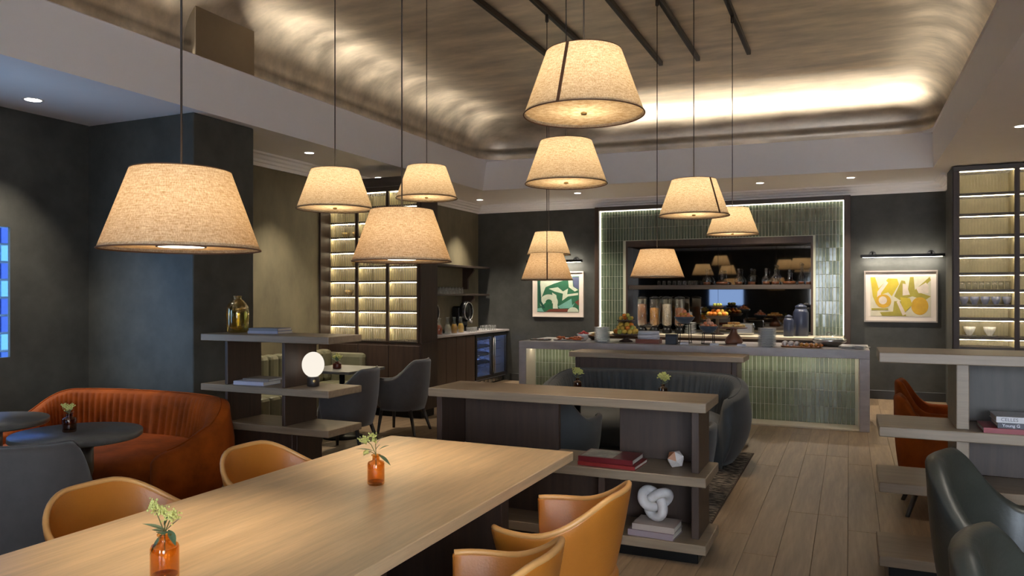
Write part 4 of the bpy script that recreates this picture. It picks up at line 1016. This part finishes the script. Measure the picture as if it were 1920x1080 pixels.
sprig((-1.781, 2.607, .872), 'pale blossoms with blue-green leaves in the far amber bottle', [(L3(-.055, .07), .02), (L3(-.015, .082), .02), (L3(-.045, .01, -.01), .008)],
      [(L3(.01, .0), L3(.062, -.035, -.01), .013), (L3(.012, .02), L3(.055, .046), .011), (L3(0, .02), L3(.018, .05), .012), (L3(-.01, .015), L3(-.085, .032), .008), (L3(0, .04), L3(.03, .085), .007), (L3(-.02, .01), L3(-.055, .0), .008)], 2, 60, .0028)
bottle((-4.137, 2.948, .736), 1, m_brown, 'small dark brown bottle on the round marble table', .037, .105)
sprig((-4.137, 2.948, .841), 'yellow green sprig in the dark brown bottle', [(L3(-.03, .05), .016), (L3(.01, .045), .022), (L3(-.01, .035), .02)], [(L3(0, 0), L3(-.03, .02), .009), (L3(0, 0), L3(.03, .018), .009), (L3(0, 0), L3(.012, .04, .01), .01)], 3, 60, .003)
bottle((-5.02, 6.62, .741), 1, mat('red_glazed_pot', (96, 40, 26), .3), 'small dark red pot on the square marble table', .045, .075)
sprig((-5.02, 6.62, .815), 'bushy green sprig in the dark red pot', [(L3(-.03, .06), .03), (L3(.03, .06), .03), (L3(0, .07), .03)], [(L3(0, 0), L3(-.07, .05), .012), (L3(0, 0), L3(.07, .04), .012), (L3(0, 0), L3(.03, .09), .012), (L3(0, 0), L3(-.03, .09), .012), (L3(0, 0), L3(.0, .07, -.05), .012)], 4, 40, .004)
for (x, y, sd, lb) in ((-2.174, 6.26, 5, 'on the small table before the grey sofa, toward the wine fridge'), (-1.39, 6.12, 6, 'on the small table before the grey sofa, toward the open aisle')):
    bottle((x, y, .6905), 1, m_brown, 'small dark brown bottle ' + lb, .035, .11, 'dark bottles before the grey sofa')
    sprig((x, y, .8005), 'yellow sprig ' + lb, [(L3(-.02, .07), .03), (L3(.03, .06), .03), (L3(.01, .085), .025)], [(L3(0, 0), L3(-.05, .05), .012), (L3(0, .02), L3(.03, .13 if sd == 6 else .08), .010), (L3(0, 0), L3(.05, .03), .012)], sd, 60, .005, 'sprigs before the grey sofa')
# ------------------------------------------------------------------ books
m_pages = mat('book_pages', (206, 196, 180), .9, var=.08, vscale=4, stretch=(1, 1, 60))
def book(loc, rz, w, d, h_, m, label, text=None, tcol=(220, 220, 220), art=None):
    t = thing('book', label, 'book', loc, rz)
    cv = MB(); cv.box(-w / 2, w / 2, -d / 2, d / 2, 0, .003).box(-w / 2, w / 2, -d / 2, d / 2, h_ - .003, h_).box(-w / 2, w / 2, -d / 2, -d / 2 + .003, .003, h_ - .003)
    cv.build('cover', m, t); MB().box(-w / 2 + .004, w / 2 - .004, -d / 2 + .0035, d / 2 - .004, .0032, h_ - .0032).build('pages', m_pages, t)
    if text:
        cu = bpy.data.curves.new('spine_text', 'FONT'); cu.body = text; cu.size = h_ * .8; cu.align_x = 'LEFT'; cu.align_y = 'CENTER'
        to = bpy.data.objects.new('tmp', cu); col.objects.link(to); bpy.context.view_layer.update()
        me = bpy.data.meshes.new_from_object(to.evaluated_get(bpy.context.evaluated_depsgraph_get())); bpy.data.objects.remove(to)
        me.materials.clear(); me.materials.append(mat('ink_%d_%d_%d' % tcol, tcol, .6)); q = bpy.data.objects.new('spine_lettering', me); col.objects.link(q); q.parent = t
        q.location = (-w / 2 + .02, -d / 2 - .0006, h_ / 2); q.rotation_euler = (R(90), 0, 0)
    if art: MB().box(-w / 2 + .01, w * .12, -d / 2 + .02, d / 2 - .02, h_, h_ + .0006).build('cover_photo', art, t)
    return t
m_red = mat('red_cloth', (132, 30, 26), .5); m_dred = mat('dark_red_cover', (104, 26, 30), .35); m_photo = mat('cover_photo', (128, 122, 112), .3, var=.9, vscale=14)
book((-1.32, 4.455, .5005), R(-3), .36, .25, .022, m_red, 'bright red book, lower of the two red books', )
book((-1.335, 4.47, .5228), R(-1), .34, .24, .030, m_dred, 'dark red book with a photo cover, on top of the bright red one', art=m_photo)
book((-1.05, 4.42, .1205), R(-4), .27, .20, .034, mat('mauve_linen', (150, 132, 136), .8), 'mauve linen book under the pale one on the bottom shelf')
book((-1.04, 4.43, .1548), R(-2), .25, .19, .034, mat('pale_linen', (176, 160, 148), .8), 'pale linen book directly under the knot sculpture')
book((.80, 4.66, .8205), R(0), .34, .24, .026, mat('crimson_cover', (130, 28, 36), .4), 'crimson book, lowest of the stack on the tall bookcase')
book((.845, 4.67, .8468), R(0), .30, .22, .027, mat('ink_blue_cover', (38, 38, 48), .4), 'dark book with light lettering in the stack on the tall bookcase', 'Young G', (214, 214, 220))
book((.84, 4.675, .8741), R(0), .30, .22, .030, mat('white_cover', (202, 200, 200), .5, var=.15), 'white book, topmost on the tall bookcase', 'CELLES', (70, 70, 76))
book((-4.42, 4.93, 1.2105), R(4), .30, .20, .022, mat('lilac_grey_cover', (150, 150, 166), .6), 'lilac grey book, lower one beside the yellow vase')
book((-4.42, 4.93, 1.2328), R(4), .29, .19, .022, mat('slate_cover', (116, 116, 124), .6), 'slate grey book, upper one beside the yellow vase')
book((-4.44, 4.80, .8005), R(3), .30, .22, .030, mat('violet_white_cover', (176, 174, 190), .6), 'white book below the taupe one near the globe lamp')
book((-4.40, 4.83, .8308), R(3), .26, .20, .020, mat('taupe_cover', (126, 112, 102), .6), 'taupe book on the white one near the globe lamp')
# yellow ribbed vase
t = thing('glass_vase', 'yellow ribbed glass vase on the open bookcase by the pier', 'vase', (-4.78, 4.93, 1.2105))
vb = MB(); prof_ = [(.070, 0), (.084, .01), (.088, .05), (.092, .16), (.088, .22), (.06, .262), (.032, .285), (.032, .302), (.040, .312), (.036, .312), (.027, .30), (.027, .283), (.056, .258), (.083, .218), (.087, .16), (.083, .05), (.0001, .012)]
nn = 60; VV = []; FF = []
for r_, z in prof_:
    for i in range(nn): a = 2 * pi * i / nn; k = r_ * (1 + .018 * math.cos(15 * a) if r_ > .05 else 1); VV.append((k * math.cos(a), k * math.sin(a), z))
for j in range(len(prof_) - 1):
    for i in range(nn): FF.append((j * nn + i, j * nn + (i + 1) % nn, (j + 1) * nn + (i + 1) % nn, (j + 1) * nn + i))
FF.append(list(range(nn))[::-1]); vb.add(VV, FF, True).build('glass_body', m_yglass, t)
# globe lamp
t = thing('globe_lamp', 'white oval globe table lamp on a dark base', 'lamp', (-3.92, 4.86, .8005))
MB().lathe([(.045, 0), (.048, .004), (.048, .072), (.044, .076), (.0001, .076)], 32).build('base', mat('dark_stone_base', (54, 48, 44), .4), t)
kn = MB().lathe([(.012, 0), (.012, .012), (.009, .014), (.0001, .014)], 14).build('dial', m_brass, t, (.036, -.034, .045)); kn.rotation_euler = (R(90), 0, R(46))
MB().sphere((0, 0, .172), .088, 32, 20, (1, 1, 1.16)).build('globe', emis('opal_globe_light', (1, .92, .80), .26), t)
MB().tube([(-.04, .03, .006), (-.10, .05, .004), (-.14, .10, .004), (-.135, .205, .002), (-.12, .225, -.05), (-.125, .225, -.33)], .0028, 6).build('cord', m_cord, t)
# faceted ornament
bm = bmesh.new(); bmesh.ops.create_icosphere(bm, subdivisions=1, radius=.056)
zmin = min(v.co.z for v in bm.verts); bmesh.ops.rotate(bm, verts=bm.verts, cent=(0, 0, 0), matrix=Matrix.Rotation(R(31), 3, 'X')); zmin = min(v.co.z for v in bm.verts)
me = bpy.data.meshes.new('faceted_ornament'); bm.to_mesh(me); bm.free()
me.materials.append(mat('rose_plaster', (190, 140, 110), .6, var=.15, vscale=12)); me.materials.append(mat('white_plaster', (206, 196, 188), .6, var=.1, vscale=20)); me.materials.append(mat('terracotta_plaster', (168, 108, 72), .6))
for p in me.polygons: p.material_index = (0, 1, 1, 2)[(p.index * 7) % 4] if p.center.z > 0 else 1
o = bpy.data.objects.new('faceted_ornament', me); col.objects.link(o); o.location = (-.95, 4.52, .5005 - zmin); tag(o, 'small faceted pink and white ornament ball', 'ornament')
# knot sculpture
kp = []
for i in range(120):
    a = 2 * pi * i / 120; kp.append((.034 * (math.sin(a) + 2 * math.sin(2 * a)), .030 * math.sin(3 * a) * 1.0, .034 * (math.cos(a) - 2 * math.cos(2 * a))))
zm = min(p[2] for p in kp) * .86 - .0285
o = MB().tube([(p[0] * .86, p[1] * 1.15, p[2] * .86) for p in kp], .0285, 14, True).build('knot_sculpture', mat('white_marble_knot', (206, 200, 196), .5, var=.12, vscale=14), None, (-1.05, 4.43, .1892 - zm), R(20)); tag(o, 'white knotted loop sculpture on two pale books', 'sculpture')
# ------------------------------------------------------------------ buffet on the island
ZI = .9145
def tray(name, x, y, w, d, m, label, cat='tray', z=ZI, h_=.014, rz=0):
    o = MB(); n_ = 28; vs = []
    for (f_, z_) in ((.92, 0), (1, h_), (.97, h_), (.9, .005)):
        for i in range(n_): a = 2 * pi * i / n_; vs.append((w / 2 * f_ * sgnpow(math.cos(a), .6), d / 2 * f_ * sgnpow(math.sin(a), .6), z_))
    fs = [(j * n_ + i, j * n_ + (i + 1) % n_, (j + 1) * n_ + (i + 1) % n_, (j + 1) * n_ + i) for j in range(3) for i in range(n_)] + [list(range(n_))[::-1], [3 * n_ + i for i in range(n_)]]
    return tag(o.add(vs, fs).build(name, m, None, (x, y, z), rz), label, cat)
def pieces(name, n_, fn, mats_, label, cat, group, seed):
    rr = random.Random(seed); mes = [fn(m_) for m_ in mats_]
    for k in range(n_):
        o = bpy.data.objects.new(name, rr.choice(mes)); col.objects.link(o); tag(o, label, cat, group); yield k, o, rr
m_or = mat('orange_food', (206, 104, 44), .5, var=.2, vscale=30); m_or2 = mat('salmon_food', (214, 126, 84), .5, var=.2, vscale=30); m_pas = mat('baked_pastry', (196, 138, 62), .7, var=.3, vscale=30); m_pas2 = mat('pale_pastry', (220, 186, 120), .7, var=.2, vscale=30)
m_yel = mat('yellow_fruit', (214, 178, 74), .5, var=.12, vscale=20); m_grn = mat('green_fruit', (176, 178, 84), .5, var=.12, vscale=20); m_orf = mat('orange_fruit', (222, 128, 36), .5, var=.1, vscale=40); m_ber = mat('red_berries', (178, 40, 44), .4)
m_dish = mat('dark_footed_wood', (64, 44, 34), .45, var=.2); m_bluebowl = mat('blue_stoneware', (62, 74, 88), .4)
tray('serving_tray', -3.85, 9.55, .30, .2, m_silver, 'small silver tray at the end of the stone island')
for k, o, rr in pieces('cold_cut_slice', 8, lambda m_: MB().lathe([(.0001, 0), (.035, .002), (.036, .006), (.0001, .007)], 12).mesh('cold_cut_slice', m_), [m_linen, mat('cured_meat', (150, 96, 88), .6)], 'thin slice on the small silver tray', 'food', 'slices on the silver tray', 1):
    o.location = (-3.94 + .06 * (k % 4), 9.52 + .06 * (k // 4), ZI + .008 + .002 * (k % 3)); o.rotation_euler = (rr.uniform(-.1, .1), rr.uniform(-.1, .1), 0)
tray('serving_platter', -3.45, 9.62, .46, .26, m_stone, 'oval stone platter heaped with orange salmon and carrot slices', 'platter')
for k, o, rr in pieces('salmon_slice', 34, lambda m_: MB().bbox(-.035, .035, -.014, .014, 0, .014, .005).mesh('salmon_slice', m_), [m_or, m_or2, m_or], 'orange slice heaped on the stone platter', 'food', 'orange slices on the stone platter', 2):
    o.location = (-3.45 + rr.uniform(-.17, .17), 9.62 + rr.uniform(-.08, .08), ZI + .01 + .011 * (k % 4)); o.rotation_euler = (rr.uniform(-.2, .2), rr.uniform(-.2, .2), rr.uniform(0, 3))
bowl('serving_bowl', (-3.38, 10.0, ZI), .10, .075, m_plate, 'white bowl of red berries behind the orange platter')
for k, o, rr in pieces('berry', 26, lambda m_: MB().sphere((0, 0, 0), .016, 8, 6).mesh('berry', m_), [m_ber], 'red berry in the white bowl', 'berry', 'berries in the white bowl', 3):
    a = rr.uniform(0, 6.28); q = rr.uniform(0, .07); o.location = (-3.38 + q * math.cos(a), 10.0 + q * math.sin(a), ZI + .065 + .03 * (1 - q / .07) + rr.uniform(0, .01))
bowl('serving_bowl', (-3.16, 9.85, ZI), .11, .065, m_dish, 'dark bowl of pastries between the berries and the plate stack')
for k, o, rr in pieces('pastry', 14, lambda m_: MB().sphere((0, 0, 0), .026, 8, 6, (1.2, .8, .7)).mesh('pastry', m_), [m_pas, m_pas2], 'small pastry in the dark bowl', 'pastry', 'pastries in the dark bowl', 4):
    a = 2 * pi * k / 9 if k < 9 else 2 * pi * k / 5; q = .075 if k < 9 else .034; o.location = (-3.16 + q * math.cos(a), 9.85 + q * math.sin(a), ZI + (.058 if k < 9 else .086)); o.rotation_euler[2] = a + R(90); o.scale = (.8, .8, .9)
plate_stack('plate', (-2.96, 9.50, ZI), .105, 15, 'white plate in the stack beside the fruit stand')
plate_stack('plate', (-.90, 9.46, ZI), .105, 17, 'white plate in the stack beside the bread board')
# two-tier fruit stand
t = thing('fruit_stand', 'dark two-tier footed fruit stand', 'stand', (-2.70, 9.72, ZI))
MB().lathe([(.09, 0), (.085, .012), (.03, .035), (.035, .06), (.15, .075), (.19, .10), (.185, .104), (.14, .085), (.02, .07), (.014, .10), (.014, .25), (.10, .262), (.12, .28), (.116, .283), (.08, .27), (.0001, .268)], 32).build('stand_body', m_dish, t)
k_ = 0
for lev, rad, n_, z0 in ((0, .135, 13, .135), (1, .10, 9, .18), (2, .072, 6, .222), (3, .075, 7, .31), (4, .03, 3, .345)):
    for i in range(n_):
        a = 2 * pi * i / n_ + lev; m_ = (m_yel, m_yel, m_grn, m_yel, m_orf)[(i * 3 + lev) % 5]; R_ = .034 if lev < 3 else .026
        o = MB().sphere((0, 0, 0), R_, 12, 9, (1, 1, 1.1 if i % 2 else .95)).build('fruit', m_, None, (-2.70 + rad * math.cos(a), 9.72 + rad * math.sin(a), ZI + z0))
        nm = {m_yel.name: 'yellow apple', m_grn.name: 'green apple', m_orf.name: 'orange fruit'}[m_.name]
        tag(o, nm + (' heaped on the lower tier of the fruit stand' if lev < 3 else ' on the small upper tier of the fruit stand'), 'fruit', 'fruit on the two-tier stand')
        MB().tube([(0, 0, R_ * .95), (.003, 0, R_ * 1.25)], .0015, 5).build('stem', m_stem, o)
# napkins in a wooden caddy
t = thing('napkin_caddy', 'low reddish wooden caddy for rolled napkins', 'caddy', (-2.34, 9.50, ZI))
MB().box(-.15, .15, -.09, .09, 0, .01).build('base', mat('red_wood', (124, 66, 48), .5), t)
for a in ((-.15, .15, -.09, -.08), (-.15, .15, .08, .09), (-.15, -.14, -.08, .08), (.14, .15, -.08, .08)): MB().box(a[0], a[1], a[2], a[3], .01, .055).build('side', mat('red_wood', (124, 66, 48), .5), t)
for j in range(3):
    for i in range(3 if j < 2 else 2):
        o = MB().tube([(-.125, 0, 0), (.125, 0, 0)], .0252, 12).build('rolled_napkin', m_linen, None, (-2.34, 9.50 - .054 + .054 * i + (.027 if j == 2 else 0), ZI + .037 + .047 * j)); tag(o, 'rolled white napkin in the wooden caddy', 'napkin', 'rolled napkins')
t = thing('menu_box', 'dark slate box on the island beside the napkins', 'box', (-2.03, 9.42, ZI)); MB().bbox(-.07, .07, -.05, .05, 0, .11, .006).build('body', mat('slate_box', (40, 44, 52), .5), t); MB().bbox(-.072, .072, -.052, .052, .1105, .125, .004).build('lid', mat('slate_box', (40, 44, 52), .5), t)
# bowls on wire stands
def stand_bowl(x, y, hs, r, label, fl_label, m_f):
    t = thing('wire_stand', 'black wire riser under the ' + label, 'stand', (x, y, ZI), 0, 'black wire risers')
    for i in range(4): a = R(45 + 90 * i); MB().tube([(r * .8 * math.cos(a), r * .8 * math.sin(a), 0), (r * .7 * math.cos(a), r * .7 * math.sin(a), hs)], .005, 6).build('leg', m_black, t)
    for z in (.006, hs - .003): MB().tube([(r * .75 * math.cos(2 * pi * i / 24), r * .75 * math.sin(2 * pi * i / 24), z) for i in range(24)], .004, 6, True).build('ring', m_black, t)
    bowl('serving_bowl', (x, y, ZI + hs + .002), r, .085, m_bluebowl, label)
    for k, o, rr in pieces('fruit_piece', 14, lambda m_: MB().sphere((0, 0, 0), .03, 9, 7).mesh('fruit_piece', m_), m_f, fl_label, 'fruit', fl_label, int(x * 100) % 97):
        a = 2 * pi * k / 8 if k < 8 else 2 * pi * k / 5; q = r * .66 if k < 8 else (r * .33 if k < 13 else 0); o.location = (x + q * math.cos(a), y + q * math.sin(a), ZI + hs + (.082 if k < 8 else .112 if k < 13 else .15)); o.scale = (.95, .95, .95)
stand_bowl(-1.93, 9.72, .25, .13, 'blue stoneware bowl of granola on the taller riser', 'brown cluster in the blue bowl on the taller riser', [m_pas, m_or2])
stand_bowl(-1.62, 9.66, .14, .12, 'blue stoneware bowl on the shorter riser', 'pinkish piece in the blue bowl on the shorter riser', [m_or2, mat('pale_pink_food', (196, 150, 130), .6)])
# turned wooden cake stand
t = thing('cake_stand', 'turned wooden cake stand with pastries', 'stand', (-1.33, 9.80, ZI))
MB().lathe([(.095, 0), (.11, .02), (.10, .07), (.05, .13), (.035, .17), (.04, .19)], 28).build('foot', mat('turned_walnut', (108, 68, 50), .4, var=.2), t)
MB().lathe([(.04, .19), (.16, .195), (.165, .21), (.16, .212), (.0001, .206)], 32).build('plate', mat('turned_walnut', (108, 68, 50), .4, var=.2), t)
for k, o, rr in pieces('pastry', 16, lambda m_: MB().bbox(-.03, .03, -.022, .022, 0, .028, .008).mesh('pastry', m_), [m_pas2, m_pas], 'golden pastry on the wooden cake stand', 'pastry', 'pastries on the cake stand', 8):
    a = 2 * pi * k / 10; q = .11 if k < 10 else .045; o.location = (-1.33 + q * math.cos(a), 9.80 + q * math.sin(a), ZI + (.214 if k < 10 else .245)); o.rotation_euler[2] = a
# bread board
tray('bread_board', -.52, 9.48, .46, .22, mat('round_bread_board', (150, 92, 52), .5), 'oval wooden board with bread and croissants', 'board')
for k, o, rr in pieces('bread_roll', 5, lambda m_: MB().sphere((0, 0, 0), .045, 12, 8, (1.2, .9, .75)).mesh('bread_roll', m_), [mat('floury_bread', (206, 196, 190), .8)], 'floury white roll on the wooden board', 'bread', 'floury rolls on the board', 9):
    o.location = (-.70 + .068 * (k % 3), 9.45 + .085 * (k // 3), ZI + .042); o.scale = (.62, .9, .9)
def crois(m_):
    pts = [(.055 * math.cos(R(a)), .055 * math.sin(R(a)), 0) for a in range(20, 161, 14)]
    return MB().tube(pts, [.008 + .018 * math.sin(pi * i / (len(pts) - 1)) for i in range(len(pts))], 8).mesh('croissant', m_)
for k, o, rr in pieces('croissant', 9, crois, [m_pas, mat('dark_croissant', (176, 106, 40), .6)], 'golden croissant on the wooden board', 'croissant', 'croissants on the board', 10):
    o.scale = (.72, .72, .9); o.location = (-.475 + .052 * (k % 5), 9.405 + .085 * (k // 5), ZI + .032); o.rotation_euler[2] = R(90) + rr.uniform(-.2, .2)
# chafing dish
t = thing('chafing_dish', 'round steel chafing dish with glass lid', 'dish', (-.22, 9.86, ZI))
MB().lathe([(.10, 0), (.11, .01), (.185, .05), (.195, .085), (.185, .088)], 32).build('pan', m_silver, t)
MB().lathe([(.186, .0885), (.17, .11), (.10, .135), (.0001, .14)], 32).build('lid', m_clear, t)
MB().tube([(-.03, 0, .138), (-.03, 0, .165), (.03, 0, .165), (.03, 0, .138)], .006, 6).build('handle', m_silver, t)

plate_stack('side_plate', (-.02, 9.50, ZI), .10, 2, 'white side plate in the low pair at the island end')
plate_stack('side_plate', (.10, 9.44, ZI), .075, 3, 'small white saucer in the low pile at the island corner')
for k, (x, y) in enumerate(((.02, 9.74), (.09, 9.78), (.14, 9.70))):
    t = thing('serving_tongs', 'steel serving tongs lying at the end of the island', 'tongs', (x, y, ZI), R(20 * k), 'steel tongs at the island end')
    for e in (-1, 1): MB().bbox(-.09, .09, e * .012 - .005, e * .012 + .005, .0, .006, .002).build('arm', m_silver, t)
    MB().bbox(.088, .10, -.018, .018, 0, .008, .002).build('hinge', m_silver, t)
for k, (x, y) in enumerate(((-1.86, 9.36), (-1.50, 9.36), (-1.18, 9.36))):
    t = thing('label_card', 'small white dish card at the front edge of the island', 'card', (x, y, ZI), 0, 'dish cards on the island')
    MB().bbox(-.055, .055, -.02, .02, 0, .012, .003).build('holder', m_plate, t); MB().box(-.05, .05, -.002, .002, .012, .03).build('card', m_linen, t)
# more on the back counter
t = thing('fruit_stand', 'two-tier dark fruit stand with oranges on the back counter', 'stand', (-1.86, 11.9, .9205))
MB().lathe([(.10, 0), (.09, .015), (.025, .04), (.025, .24), (.15, .25), (.19, .29), (.185, .293), (.13, .262), (.014, .26), (.014, .40), (.08, .41), (.10, .43), (.095, .432), (.0001, .415)], 28).build('stand_body', m_dish, t)
for i in range(16):
    a = 2 * pi * i / 11 if i < 11 else 2 * pi * i / 5; q = .13 if i < 11 else .066; o = MB().sphere((0, 0, 0), .036, 12, 8).build('orange', m_orf if i % 3 else m_yel, None, (-1.86 + q * math.cos(a), 11.9 + q * math.sin(a), .9205 + (.318 if i < 11 else .36))); tag(o, ('orange' if i % 3 else 'yellow apple') + ' on the fruit stand of the back counter', 'fruit', 'fruit on the back counter stand')
for i in range(5):
    a = 2 * pi * i / 5; o = MB().sphere((0, 0, 0), .028, 10, 7).build('fig', m_grn, None, (-1.86 + .045 * math.cos(a), 11.9 + .045 * math.sin(a), .9205 + .455)); tag(o, 'small green fruit on the top tier of the back counter stand', 'fruit', 'fruit on the back counter stand')
t = thing('toaster', 'small steel toaster on the back counter', 'toaster', (-1.45, 11.95, .9205)); MB().bbox(-.12, .12, -.08, .08, .01, .18, .02).build('body', m_silver, t); MB().box(-.09, .09, -.03, -.015, .1801, .183).build('slot', m_black, t); MB().box(-.09, .09, .015, .03, .1801, .183).build('slot', m_black, t); MB().bbox(.1205, .14, -.02, .02, .11, .13, .004).build('lever', m_blackp, t)
